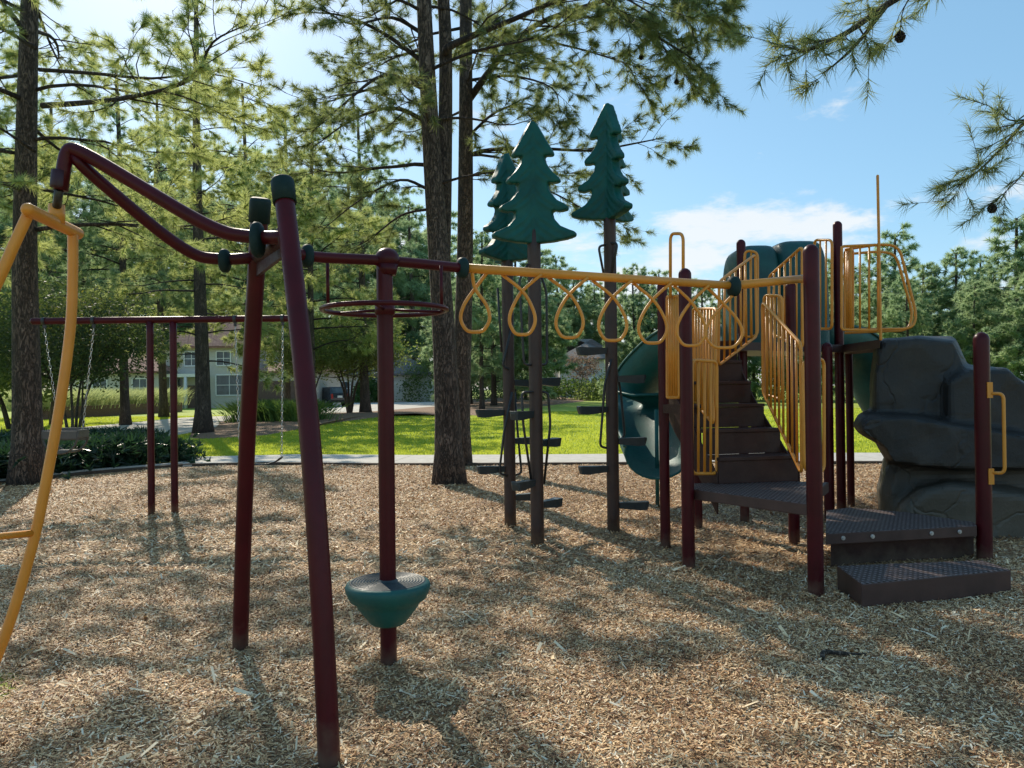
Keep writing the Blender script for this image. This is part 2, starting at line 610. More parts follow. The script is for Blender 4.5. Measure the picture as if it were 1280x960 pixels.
def struct(o):
    o['kind'] = 'structure'
    return o


def copy_tree(root, loc, rz=0.0, sc=1.0, label=None, parent=None):
    c = root.copy(); COL.objects.link(c)
    c.location = loc; c.rotation_euler = (0, 0, rz)
    c.scale = (sc, sc, sc) if not isinstance(sc, tuple) else sc
    if label: c['label'] = label
    for ch in list(root.children):
        d = ch.copy(); COL.objects.link(d); d.parent = c
        for g in list(ch.children):
            e = g.copy(); COL.objects.link(e); e.parent = d
    return c


def smooth_path(pts, n=8):
    """Catmull-Rom through the points"""
    pts = [Vector(p) for p in pts]
    P = [pts[0] * 2 - pts[1]] + pts + [pts[-1] * 2 - pts[-2]]
    out = []
    for i in range(1, len(P) - 2):
        for k in range(n):
            t = k / n
            a, b, c, d = P[i - 1], P[i], P[i + 1], P[i + 2]
            out.append(0.5 * ((2 * b) + (c - a) * t + (2 * a - 5 * b + 4 * c - d) * t * t + (3 * b - a - 3 * c + d) * t ** 3))
    out.append(pts[-1])
    return out


def round_poly(pts, r, n=5, closed=False):
    """polyline with corners filleted"""
    pts = [Vector(p) for p in pts]
    out = []
    m = len(pts)
    for i, p in enumerate(pts):
        if not closed and i in (0, m - 1):
            out.append(p); continue
        a = pts[i - 1]; b = pts[(i + 1) % m]
        ra = min(r, (a - p).length * 0.45); rb = min(r, (b - p).length * 0.45)
        s_ = p + (a - p).normalized() * ra; e_ = p + (b - p).normalized() * rb
        for k in range(n + 1):
            t = k / n
            out.append(s_ * (1 - t) ** 2 + p * 2 * t * (1 - t) + e_ * t * t)
    return out


# ------------------------------------------------------------------ ground relief
PB_ = [(G(a, b).x, G(a, b).y) for a, b in ((412, 957), (300, 813), (486, 834), (190, 642), (218.5, 641), (672, 681), (767, 667), (638, 659), (861, 714), (832, 688), (1020, 748), (993, 684), (560, 606), (35, 606), (1231, 705))]


def relief(x, y):
    q = 0
    for i_, (a, b) in enumerate(PB_):
        r_ = .11 if i_ < 12 or i_ == 14 else .42
        dx_, dy_ = x - a, y - b + .03
        q = q + .028 * np.exp(-((np.sqrt(dx_ * dx_ + dy_ * dy_) - r_) / .07) ** 2) * (1 + .5 * np.sin(np.arctan2(dy_, dx_) * 3 + i_))
    for a, b in ((-2.9, 4.0), (-7.6, 9.2), (-1.0, 3.2)):
        q = q - .035 * np.exp(-((x - a) ** 2 + (y - b) ** 2) / .25)
    return q + 0.016 * np.sin(x * .9 + 2) * np.sin(y * .8) + 0.012 * np.sin(x * 1.9 + 0.6) * np.sin(y * 1.4) + 0.009 * np.sin(x * 3.7 + y * 2.3) + 0.006 * np.sin(y * 5.1 - x * 2.9 + 1)


# far sheet
me = MB()
me.add([(-900, -60, -0.035), (900, -60, -0.035), (900, 1500, -0.035), (-900, 1500, -0.035)], [(0, 1, 2, 3)], False)
struct(me.build('ground', m_lawnbase))

# playground surface: edge polygon
edgeL = [G(-260, 650), G(0, 606), G(110, 593), G(230, 583), G(330, 581)]
edgeR = [G(480, 582.5), G(640, 582), G(800, 581), G(980, 580), G(1110, 580), G(1300, 580), G(1600, 590)]
edge = edgeL + edgeR
poly = [(p.x, p.y) for p in edge]
ymax = max(p[1] for p in poly)
# tessellated mulch sheet under the edge polyline
xs = np.concatenate([np.linspace(-16, 16, 321)])
ex = np.array([p[0] for p in poly]); ey = np.array([p[1] for p in poly])
order = np.argsort(ex); ex = ex[order]; ey = ey[order]
m_ = MB()
rows = 190
gv = []
for j in range(rows + 1):
    for x in xs:
        yt = float(np.interp(x, ex, ey)) - 0.02
        y = -3 + (yt + 3) * j / rows
        gv.append((x, y, float(relief(x, y)) * (1 if j < rows else 0)))
nx = len(xs)
gf = [(j * nx + i, j * nx + i + 1, (j + 1) * nx + i + 1, (j + 1) * nx + i) for j in range(rows) for i in range(nx - 1)]
m_.add(gv, gf, True)
struct(m_.build('playground_ground', m_mulch))


def in_play(x, y, m=0.05):
    return y < np.interp(x, ex, ey) - m


# wood chips
def chips(n, y0, y1, ln, wd, power):
    y = y0 + (y1 - y0) * rng.random(n) ** power
    x = (rng.random(n) * 2 - 1) * (0.76 * y + 0.6)
    ok = in_play(x, y)
    x, y = x[ok], y[ok]; n = len(x)
    z = relief(x, y) + rng.random(n) * 0.016 + 0.003
    L = ln * (0.35 + rng.random(n) ** 2 * 1.3) / 2
    W = wd * (0.5 + rng.random(n)) / 2
    a = rng.random(n) * 2 * PI
    tl = rng.normal(0, 0.28, n); tw = rng.normal(0, 0.32, n)
    ux, uy, uz = np.cos(a) * np.cos(tl), np.sin(a) * np.cos(tl), np.sin(tl)
    vx, vy, vz = -np.sin(a) * np.cos(tw), np.cos(a) * np.cos(tw), np.sin(tw)
    c = np.stack([x, y, z + np.abs(uz) * L * 0.6], 1)
    u = np.stack([ux, uy, uz], 1) * L[:, None]; v = np.stack([vx, vy, vz], 1) * W[:, None]
    tp = (0.3 + 0.7 * rng.random(n))[:, None]
    V = np.stack([c - u - v, c + u - v * tp, c + u + v * tp, c - u + v], 1).reshape(-1, 3)
    return V, np.clip(rng.normal(0.52, 0.31, n), 0.02, 1)


A1 = chips(440000, 2.3, 6.5, 0.027, 0.0060, 0.62)
A2 = chips(340000, 6.0, 15.5, 0.044, 0.0105, 0.7)
A3 = chips(26000, 2.3, 12.0, 0.14, 0.0024, 0.62)
A4 = chips(1500, 2.3, 8.0, 0.085, 0.016, 0.62)
pat = np.sin(A3[0][::4, 0] * 1.7 + 1.2) * np.sin(A3[0][::4, 1] * 2.1) + .35 * np.sin(A3[0][::4, 0] * 5 + A3[0][::4, 1] * 4) > .25
A3 = (A3[0].reshape(-1, 4, 3)[pat].reshape(-1, 3), A3[1][pat])
V = np.concatenate([A1[0], A2[0], A3[0], A4[0]]); T = np.concatenate([A1[1], A2[1], A3[1] * 0.12, A4[1] * .3 + .7])
tag(npmesh('wood_chips', V, 4, m_chip, tint=T), 'loose pale wood chip mulch covering the playground floor', 'wood chips', kind='stuff')

# edging + path
em = MB()
for a, b in zip(edge[:-1], edge[1:]):
    d = (b - a).normalized(); nrm = Vector((-d.y, d.x, 0))
    if nrm.y < 0: nrm = -nrm
    em.prism([(a.x, a.y), (b.x, b.y), (b.x + nrm.x * 0.12, b.y + nrm.y * 0.12), (a.x + nrm.x * 0.12, a.y + nrm.y * 0.12)], -0.05, 0.05)
tag(em.build('playground_edging', m_timber, org=G(640, 582)), 'low dark timber edging between the wood chips and the concrete walk', 'edging')

def offs(line, o):
    out = []
    for i, p in enumerate(line):
        a = line[max(0, i - 1)]; b = line[min(len(line) - 1, i + 1)]
        d = (b - a).normalized(); nrm = Vector((-d.y, d.x, 0))
        if nrm.y < 0: nrm = -nrm
        out.append((p.x + nrm.x * o, p.y + nrm.y * o))
    return out
pm = MB()
def strip(m, line, w, z0, z1, gap=0.0):
    pts = [Vector((p[0], p[1], 0)) for p in line]
    out = [Vector((p[0], p[1], 0)) for p in offs(pts, w)]
    for i in range(len(pts) - 1):
        a, b, c, d = pts[i], pts[i + 1], out[i + 1], out[i]
        L = (b - a).length; k = max(1, int(L / 1.5)); e = gap / L
        for j in range(k):
            t0 = j / k + e; t1 = (j + 1) / k - e
            m.prism([a.lerp(b, t0).xy, a.lerp(b, t1).xy, d.lerp(c, t1).xy, d.lerp(c, t0).xy], z0, z1)
strip(pm, offs([G(205, 584.5)] + edge[4:], 0.13), 2.0, -0.05, 0.035, 0.006)
cl = offs(edgeL, 0.13)
strip(pm, cl[:4], 0.16, -0.05, 0.07, 0.004)
struct(pm.build('footpath', m_conc))
# path going from left towards the house
p2 = MB()
for quad in ([G(0, 570), G(75, 566), G(235, 541), G(300, 527), G(470, 510), G(470, 507), G(300, 519), G(228, 522), G(100, 534), G(0, 545)],):
    p2.prism([(p.x, p.y) for p in quad], -0.03, -0.004)
struct(p2.build('garden_path', m_conc))
# driveway beyond with mulch islands
p3 = MB()
p3.prism([(p.x, p.y) for p in (G(330, 516), G(470, 515), G(580, 505), G(560, 496), G(400, 497), G(330, 500))], -0.03, -0.012)
struct(p3.build('driveway', m_conc))

# beds of pine straw (slightly mounded)
NOGRASS = [[G(0, 570), G(75, 566), G(235, 541), G(300, 527), G(470, 510), G(470, 507), G(300, 519), G(228, 522), G(100, 534), G(0, 545)], [G(-300, 640), G(60, 592), G(230, 578), G(205, 566), G(0, 566), G(-300, 580)], [G(330, 516), G(470, 515), G(580, 505), G(560, 496), G(400, 497), G(330, 500)]]
def mound(name, quad, h, mat, z0=-0.03):
    NOGRASS.append(quad)
    c = sum((Vector(q) for q in quad), Vector()) / len(quad)
    vs, fs = [], []
    n = len(quad)
    ringn = 10
    pts = round_poly([(q[0], q[1], 0) for q in quad], 3.0, 4, True)
    n = len(pts)
    for k in range(ringn + 1):
        t = k / ringn
        for i, p in enumerate(pts):
            q = p * (1 - t) + c * t
            vs.append((q.x, q.y, z0 + h * math.sin(t * PI / 2) ** 0.7 + 0.03 * math.sin(q.x * 3) * math.sin(q.y * 1.3) * (t > 0)))
    for k in range(ringn):
        for i in range(n):
            fs.append((k * n + i, k * n + (i + 1) % n, (k + 1) * n + (i + 1) % n, (k + 1) * n + i))
    m = MB(); m.add(vs, fs, True)
    return struct(m.build(name, mat))
mound('mulch_bed', [G(232, 549), G(330, 544), G(410, 529), G(480, 520), G(560, 516), G(600, 520), G(640, 512), G(560, 507), G(450, 515), G(330, 519), G(250, 528)], 0.16, m_bed)
mound('mulch_bed', [G(560, 514), G(640, 512), G(740, 500), G(700, 492), G(640, 494), G(580, 499)], 0.3, m_bed)

# ------------------------------------------------------------------ leaves / needles
def unit(a):
    return a / np.maximum(np.linalg.norm(a, axis=-1, keepdims=True), 1e-9)


def spikes(P, D, k, length, width, spread=(0.35, 1.25), back=0.14, g=None):
    g = g or rng
    n = len(P)
    P = np.repeat(P, k, 0); D = np.repeat(unit(D), k, 0)
    rnd = g.normal(size=(n * k, 3))
    perp = unit(rnd - D * np.sum(rnd * D, 1, keepdims=True))
    ang = spread[0] + (spread[1] - spread[0]) * g.random((n * k, 1))
    d = D * np.cos(ang) + perp * np.sin(ang)
    base = P - D * back * g.random((n * k, 1))
    L = length * (0.65 + 0.45 * g.random((n * k, 1)))
    tip = base + d * L + np.array([0, 0, -0.12]) * L
    side = unit(np.cross(d, g.normal(size=(n * k, 3)))) * (width / 2)
    return np.stack([base - side, base + side, tip], 1).reshape(-1, 3)


def leaves(P, k, rad, size, g=None, flat=0.5):
    g = g or rng
    n = len(P)
    C = np.repeat(P, k, 0) + g.normal(size=(n * k, 3)) * rad
    u = unit(g.normal(size=(n * k, 3)) * np.array([1, 1, flat]))
    w = unit(np.cross(u, g.normal(size=(n * k, 3))))
    s = size * (0.6 + 0.7 * g.random((n * k, 1)))
    u = u * s; w = w * s * 0.55
    return np.stack([C - u * .5, C + w * .5, C + u * .5, C - w * .5], 1).reshape(-1, 3)


def limb_path(p0, d0, L, g, rise=0.15, droop=0.1, wig=0.12, n=8):
    p = Vector(p0); d = Vector(d0).normalized()
    out = [p.copy()]
    st = L / n
    for i in range(n):
        t = i / n
        d = d + Vector((g.normal() * wig, g.normal() * wig, g.normal() * wig * 0.6 + (rise if t > 0.5 else -droop) * 0.5))
        d.normalize()
        p = p + d * st
        out.append(p.copy())
    return out


def grow(mb, limbs, g, tuftP, tuftD, dens=1.0, sec=0.27, tw=0.15, bare=0.25, minr=0.006, twigs=True, slmax=1.9):
    """limbs: list of (points, r0) -> tubes, side branches, tuft anchors"""
    for pts, r0 in limbs:
        m = len(pts)
        rad = [max(minr, r0 * (1 - 0.85 * i / (m - 1))) for i in range(m)]
        mb.tube(pts, rad, 6)
        L = sum((pts[i + 1] - pts[i]).length for i in range(m - 1))
        cnt = max(2, int(L / sec * dens))
        for q in range(cnt):
            t = bare + (1 - bare) * (q + g.random()) / cnt
            fi = t * (m - 1); i = min(int(fi), m - 2)
            p = pts[i].lerp(pts[i + 1], fi - i)
            d = (pts[i + 1] - pts[i]).normalized()
            side = d.cross(Vector((0, 0, 1)))
            if side.length < 0.2: side = Vector((g.normal(), g.normal(), 0))
            side.normalize()
            sgn = 1 if (q % 2) else -1
            sd = (d * (0.5 + 0.5 * g.random()) + side * sgn * (0.5 + 0.5 * g.random()) + Vector((0, 0, g.normal() * 0.3 + 0.02))).normalized()
            SL = L * (0.12 + 0.28 * (1 - abs(t - 0.45) * 1.2)) * (0.7 + 0.6 * g.random())
            SL = max(0.25, min(SL, slmax))
            sp = limb_path(p, sd, SL, g, 0.15, 0.1, 0.16, 5)
            r1 = max(minr, rad[i] * 0.45)
            mb.tube(sp, [max(minr * 0.8, r1 * (1 - 0.8 * k / 5)) for k in range(6)], 4)
            nt_ = max(2, int(SL / tw * dens))
            for w in range(nt_):
                tt = 0.25 + 0.75 * (w + g.random()) / nt_
                fj = tt * 5; j = min(int(fj), 4)
                pp = sp[j].lerp(sp[j + 1], fj - j)
                dd = (sp[j + 1] - sp[j]).normalized()
                td = (dd + Vector((g.normal(), g.normal(), g.normal() * 0.6 + 0.2)) * 0.75).normalized()
                tl = 0.12 + 0.22 * g.random()
                e = pp + td * tl
                if twigs:
                    mb.tube([pp, e], [minr * 0.7, minr * 0.5], 3)
                tuftP.append(tuple(e)); tuftD.append(tuple(td))
            tuftP.append(tuple(sp[-1])); tuftD.append(tuple((sp[-1] - sp[-2]).normalized()))
        tuftP.append(tuple(pts[-1])); tuftD.append(tuple((pts[-1] - pts[-2]).normalized()))


def trunk_mesh(mb, base, top, r0, r1, g, n=14, seg=22, flare=1.4, wig=0.05):
    base = Vector(base); top = Vector(top)
    pts, rs = [], []
    ph = g.random() * 6
    for i in range(seg + 1):
        t = i / seg
        p = base.lerp(top, t) + Vector((math.sin(t * 5 + ph) * wig, math.cos(t * 4 + ph) * wig, 0)) * min(1, t * 4)
        pts.append(p)
        fl = 1 + (flare - 1) * math.exp(-t * (top - base).length / 0.35)
        rs.append((r0 + (r1 - r0) * t ** 0.9) * fl)
    pts[0] = pts[0] - Vector((0, 0, 0.1))
    mb.tube(pts, rs, n)
    return pts


def on_path(pts, z):
    for a, b in zip(pts[:-1], pts[1:]):
        if a.z <= z <= b.z:
            return a.lerp(b, (z - a.z) / (b.z - a.z))
    return pts[-1]


TUFTS = {}


def pine(name, base, top, r0, seed, label, group, crown_lo, nl, Lmax, hero=(), k=30, nlen=0.17, nw=0.006,
         mat=None, extra_stems=(), dens=1.0, minr=0.006, az_bias=None, r1=0.07, lowL=0.8, cat='pine tree', az_range=None, twigs=True, slmax=1.9, clump=None, clumpz=0, spread=(0.25, 1.35)):
    g = np.random.default_rng(seed)
    base = Vector(base); top = Vector(top)
    t = thing(name, base, label, cat, group)
    mb = MB()
    path = trunk_mesh(mb, base, top, r0, r1, g)
    for pts, ra, rb in extra_stems:
        pts = smooth_path(pts, 6)
        mb.tube(pts, [ra + (rb - ra) * i / (len(pts) - 1) for i in range(len(pts))], 14)
    mb.build('trunk', m_bark, t)
    limbs = []
    H = top.z - base.z
    for i in range(nl):
        f = (i + g.random()) / nl
        z = base.z + crown_lo + (H - crown_lo) * f ** 0.95
        az = i * 2.4 + g.normal() * 0.4
        if az_bias is not None and g.random() < 0.45:
            az = az_bias + g.normal() * 0.5
        if az_range is not None:
            az = az_range[0] + (az_range[1] - az_range[0]) * g.random()
        L = Lmax * (lowL + (1 - lowL) * min(1, f * 4)) * (1 - 0.75 * max(0, f - 0.25) / 0.75) * (0.7 + 0.5 * g.random())
        L = max(L, 0.5)
        d = Vector((math.cos(az), math.sin(az), 0.1 + 0.55 * f + g.normal() * 0.08))
        p = on_path(path, min(z, path[-1].z - 0.05))
        limbs.append((limb_path(p, d, L, g, 0.22, 0.12, 0.1), 0.010 + 0.009 * L))
    stems_ = list(path)
    for pts, ra, rb in extra_stems: stems_ += smooth_path(pts, 12)
    dense_ = [a_.lerp(b_, k_ / 6) for a_, b_ in zip(stems_[:-1], stems_[1:]) for k_ in range(6) if (a_ - b_).length < 1.5]
    for hp, hr in hero:
        q_ = min(dense_, key=lambda v: (v - hp[0]).length)
        if .03 < (q_ - hp[0]).length < .9:
            hp = [q_ - Vector((0, 0, .05))] + list(hp)
        limbs.append((smooth_path(hp, 4), hr))
    bm_ = MB(); TP, TD = [], []
    grow(bm_, limbs, g, TP, TD, dens, minr=minr, twigs=twigs, slmax=slmax)
    bm_.build('branches', m_bark_dk, t)
    TP = np.array(TP); TD = np.array(TD)
    if clump:
        Q = TP - np.array(base) + seed * 7.3
        nz = np.sin(Q[:, 0] * 1.5 + 1.1 * np.sin(Q[:, 1] * 1.1)) + np.sin(Q[:, 1] * 1.6 + 1.3 * np.sin(Q[:, 2] * 1.2)) + np.sin(Q[:, 2] * 1.7 + 1.2 * np.sin(Q[:, 0] * .9))
        keep = (nz > clump) | (TP[:, 2] < clumpz)
        TP, TD = TP[keep], TD[keep]; k = int(k * 1.35)
    TUFTS[t.name] = TP
    V = spikes(TP, TD, k, nlen, nw, spread=spread, g=g)
    npmesh('crown', V, 3, mat or m_needle, t)
    return t


# ------------------------------------------------------------------ near pines
YA = G(560, 605).y
pine('pine_tree', G(35, 605), at(38, -420, G(35, 605).y + 0.3), 0.24, 1,
     'rough barked pine at the far left edge, rooted at the edge of the chips', None, 3.9, 32, 3.8,
     hero=[([at(53, 132, 12), at(110, 128, 11.6), at(171, 120, 11.2), at(240, 98, 10.8), at(266, 53, 10.6), at(310, 30, 10.4)], 0.05),
           ([at(49, 87, 12.2), at(120, 92, 12), at(190, 98, 11.8), at(260, 92, 11.6), at(330, 110, 11.4)], 0.035),
           ([at(45, 190, 12), at(0, 160, 11.6), at(-50, 130, 11)], 0.03),
           ([at(45, 60, 12), at(0, 35, 12), at(-50, 20, 11)], 0.04)], k=62, nw=0.0078, clump=.15, clumpz=7.2)
sa = at(560, 605, YA)
pine('pine_tree', G(562, 606), at(520, -300, YA), 0.215, 2,
     'forked pine with two dark stems rising from one trunk', None, 4.6, 20, 2.9,
     extra_stems=[([at(553, 330, YA + .1), at(556, 200, YA + .15), at(557, 60, YA + .2), at(553, -60, YA + .2), at(560, -300, YA + .3)], 0.13, 0.08)],
     hero=[([at(525, 40, YA), at(490, 22, YA), at(440, 30, YA - 1), at(400, 10, YA - 1.5)], 0.045),
           ([at(527, 76, YA), at(480, 42, YA), at(430, 20, YA), at(380, 15, YA)], 0.05),
           ([at(528, 110, YA), at(480, 94, YA - .5), at(430, 130, YA - 1), at(390, 165, YA - 1.5)], 0.05),
           ([at(530, 150, YA), at(490, 135, YA), at(440, 150, YA), at(390, 185, YA)], 0.05),
           ([at(532, 235, YA), at(500, 225, YA), at(450, 250, YA), at(400, 290, YA)], 0.035),
           ([at(533, 262, YA), at(500, 270, YA), at(460, 300, YA), at(420, 320, YA)], 0.03),
           ([at(560, 60, YA), at(590, 45, YA), at(640, 25, YA), at(700, 0, YA - .4), at(760, -10, YA - 1), at(820, 20, YA - 1)], 0.07)],
     k=60, nw=0.0078, mat=m_needle_dk, dens=0.9, clump=.1, clumpz=7.6)
YB = G(574, 581).y
treeB = pine('pine_tree', G(574, 581), at(590, -420, YB), 0.20, 3,
     'single dark pine trunk directly behind the forked pine', None, 6.0, 18, 3.0,
     hero=[([at(588, 122, YB), at(615, 85, YB - .3), at(650, 45, YB - .8), at(700, 18, YB - 1.5), at(760, 10, YB - 2.2), at(820, 45, YB - 3), at(868, 75, YB - 3.4)], 0.085),
           ([at(700, 18, YB - 1.5), at(780, -5, YB - 2), at(850, -5, YB - 2.6), at(915, 10, YB - 3)], 0.05),
           ([at(584, 195, YB), at(615, 187, YB), at(680, 186, YB), at(740, 188, YB), at(800, 178, YB - .3), at(828, 172, YB - .4)], 0.055),
           ([at(584, 222, YB), at(620, 214, YB), at(680, 236, YB), at(730, 262, YB), at(765, 290, YB)], 0.04),
           ([at(590, 100, YB), at(640, 95, YB), at(690, 110, YB - 1), at(700, 140, YB - 1)], 0.04),
           ([at(586, 170, YB), at(620, 140, YB), at(660, 130, YB - .5), at(690, 150, YB - .8)], 0.04),
           ([at(720, -30, YB - 2), at(780, 20, YB - 2.4), at(830, 60, YB - 2.8), at(850, 90, YB - 3)], 0.04),
           ([at(700, -50, YB - 2), at(790, -30, YB - 2.6), at(860, 0, YB - 3), at(900, 30, YB - 3.2)], 0.04),
           ([at(650, 45, YB - .8), at(720, 60, YB - 1.5), at(770, 75, YB - 2), at(800, 85, YB - 2)], 0.025)],
     k=60, nw=0.0078, mat=m_needle_dk, dens=1.2, slmax=1.1, clump=.1, clumpz=8.6)
# tree right of the frame whose limbs reach into the top and right edge
treeR = pine('pine_tree', (8.2, 7.2, 0), (8.5, 7.3, 14), 0.24, 4,
     'pine beyond the right edge, only its drooping boughs showing against the sky', None, 6.5, 16, 2.6,
     hero=[([Vector((8.3, 7.2, 7.6)), at(1290, -100, 6.6), at(1200, -50, 6.3), at(1110, 5, 6.0), at(1060, 40, 5.9), at(1010, 62, 5.8), at(990, 60, 5.8)], 0.05),
           ([at(1110, 5, 6.0), at(1075, 50, 5.9), at(1050, 75, 5.9), at(1028, 92, 5.9)], 0.02),
           ([at(1200, -50, 6.3), at(1150, -15, 6.15), at(1130, 10, 6.1), at(1125, 40, 6.1)], 0.012),
           ([Vector((8.3, 7.2, 4.9)), at(1340, 120, 7), at(1285, 150, 6.9), at(1255, 182, 6.8), at(1225, 212, 6.8), at(1205, 225, 6.8)], 0.03),
           ([at(1285, 150, 6.9), at(1262, 150, 6.9), at(1247, 138, 6.9)], 0.012),
           ([at(1340, 120, 7), at(1300, 180, 6.95), at(1280, 215, 6.9), at(1262, 235, 6.9), at(1240, 255, 6.9)], 0.014)],
     k=46, nlen=0.16, nw=0.0055, mat=m_needle_dk, dens=0.9, minr=0.004, az_range=(-1.3, 1.3), slmax=0.32)
# mid distance pines on the left
mids = [(254, 540, 0.30, 2.5, 17, 3.6, 'pine standing in the pine straw bed behind the swing set'),
        (157, 531, 0.22, 4.5, 17, 4.2, 'slim pine rising out of the raised grass planter'),
        (390, 528, 0.2, 3.4, 15, 4.3, 'slender pine behind the top of the leaning maroon posts'),
        (457, 517, 0.33, 7, 20, 4.6, 'straight dark pine trunk on the lawn edge beside the driveway'),
        (-60, 545, 0.25, 3, 17, 5.0, 'pine just outside the left edge with boughs over the shrubs'),
        (70, 530, 0.24, 5, 16, 4.6, 'pine beyond the garden path behind the left spinner leg'),
        (205, 521, 0.26, 5.5, 21, 4.8, 'tall pine standing at the right hand end of the brick planter'),
        (360, 516, 0.24, 6, 21, 5.0, 'pine beside the driveway behind the rear leaning post'),
        (316, 523, 0.22, 5, 19, 5.2, 'tall pine beyond the mulch bed, just right of the tiled house window')]
midobj = []
for i, (px, py, r, lo, H, Lm, lab) in enumerate(mids):
    b = G(px, py)
    midobj.append(pine('pine_tree', b, (b.x + random.uniform(-.4, .4), b.y, H), r, 20 + i, lab, None, lo, 44, Lm,
                       k=36, nlen=0.33, nw=0.021, clump=-.6, mat=(m_needle if i % 2 == 0 else m_needle_haze), minr=0.008, dens=0.8, twigs=False))

# ------------------------------------------------------------------ far pines: three variants, copied
far_specs = []
# (px, distance, height, variant, label key)
LAB_R = 'pine in the dense tree line behind the rock climber at the right'
LAB_C = 'pine in the distant tree line behind the stairs and climbing trees'
LAB_L = 'pine in the deep background wood behind the left houses'
fr = random.Random(5)
def farlist():
    out = []
    for px, ytop, Y in [(1115, 288, 62), (1150, 330, 56), (1190, 312, 55), (1228, 318, 60), (1268, 268, 48), (1085, 330, 66), (1310, 280, 50), (1050, 320, 72), (1135, 345, 50), (1215, 350, 47), (1245, 335, 52), (1100, 360, 54), (1175, 350, 64), (1350, 260, 46), (1030, 335, 75), (1290, 330, 44)]:
        out.append((px, ytop, Y, LAB_R, 'right hand tree line'))
    for px, ytop, Y in [(1000, 345, 80), (970, 350, 74), (940, 345, 84), (905, 352, 78), (880, 350, 84), (850, 352, 70), (822, 338, 76), (792, 334, 80), (768, 345, 66), (745, 350, 84), (720, 345, 78), (698, 318, 70), (668, 312, 64), (640, 310, 78), (615, 300, 66), (600, 285, 58), (585, 300, 74), (655, 340, 90), (735, 360, 96), (810, 360, 92)]:
        out.append((px, ytop, Y if (px > 790 or px < 690) else Y * .4 + 100, LAB_C, 'central tree line'))
    for px, ytop, Y in [(545, 270, 70), (515, 250, 62), (490, 265, 82), (470, 230, 74), (430, 210, 66), (405, 250, 88), (370, 200, 96), (340, 230, 86), (300, 190, 95), (265, 240, 90), (225, 210, 98), (190, 190, 92), (150, 230, 100), (110, 180, 94), (70, 210, 86), (30, 170, 90), (-20, 190, 84), (-70, 150, 80), (-130, 150, 70), (-190, 150, 60)]:
        out.append((px, ytop, 112 + (Y - 60) * .8, LAB_L, 'left hand background wood'))
    return out
protos = []
for v in range(3):
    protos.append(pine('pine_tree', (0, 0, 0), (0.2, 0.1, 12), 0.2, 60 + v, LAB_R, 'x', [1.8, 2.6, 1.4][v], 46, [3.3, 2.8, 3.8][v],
                       k=26, nlen=0.42, nw=0.05, mat=m_needle_haze, minr=0.012, dens=0.95, twigs=False))
first = [True] * 3
for i, (px, yt, Y, lab, grp) in enumerate(farlist()):
    p = at(px, yt, Y)
    sc = p.z / 12.3
    v = i % 3
    wx = sc * fr.uniform(0.85, 1.15)
    if first[v]:
        o = protos[v]; first[v] = False
        o.location = (p.x, Y, 0); o.rotation_euler = (0, 0, fr.random() * 6); o.scale = (wx, wx, sc)
    else:
        o = copy_tree(protos[v], (p.x, Y, 0), fr.random() * 6, (wx, wx, sc))
    o['label'] = lab; o['group'] = grp

# ------------------------------------------------------------------ broadleaf trees
def broadleaf(name, base, stems, H, rad, seed, label, mat, k=34, size=0.09, group=None, cz=None, flat=0.75, barkm=None, cat='tree', n=260, r0=0.05):
    g = np.random.default_rng(seed)
    base = Vector(base)
    t = thing(name, base, label, cat, group)
    cz = cz or H * 0.66
    tm = MB(); bm_ = MB()
    anchors = []
    for s_ in range(stems):
        a = 2 * PI * s_ / stems + g.random()
        spread = rad * (0.35 if stems > 1 else 0.05)
        tp = base + Vector((math.cos(a) * spread, math.sin(a) * spread, cz * 0.8))
        mid = base.lerp(tp, 0.5) + Vector((math.cos(a), math.sin(a), 0)) * -0.05 * rad
        pts = smooth_path([base - Vector((0, 0, .1)) + Vector((math.cos(a), math.sin(a), 0)) * (0.08 if stems > 1 else 0), mid, tp], 6)
        tm.tube(pts, [r0 * (1 - 0.6 * i / (len(pts) - 1)) for i in range(len(pts))], 8)
        for b_ in range(9):
            q = pts[-1 - (b_ % 5)]
            d = Vector((g.normal(), g.normal(), abs(g.normal()) * 0.7 + 0.2))
            lp = limb_path(q, d, rad * (0.6 + 0.5 * g.random()), g, 0.1, 0, 0.2, 5)
            bm_.tube(lp, [r0 * 0.35 * (1 - 0.75 * i / 5) for i in range(6)], 5)
            anchors += lp[2:]
    # clumps
    C = []
    while len(C) < n:
        v = g.normal(size=3); v /= np.linalg.norm(v)
        rr = (0.35 + 0.65 * g.random() ** 0.5)
        lump = 1 + 0.22 * math.sin(v[0] * 5 + seed) * math.sin(v[2] * 6 + seed * 2)
        q = np.array(base) + np.array([0, 0, cz]) + v * rr * lump * np.array([rad, rad, (H - cz)])
        if q[2] > 0.3: C.append(q)
    C = np.concatenate([np.array(C), np.array([tuple(a) for a in anchors])])
    tm.build('trunk', barkm or m_bark_sm, t)
    bm_.build('branches', m_bark_dk, t)
    npmesh('crown', leaves(C, k, rad * 0.085, size, g, flat), 4, mat, t)
    return t


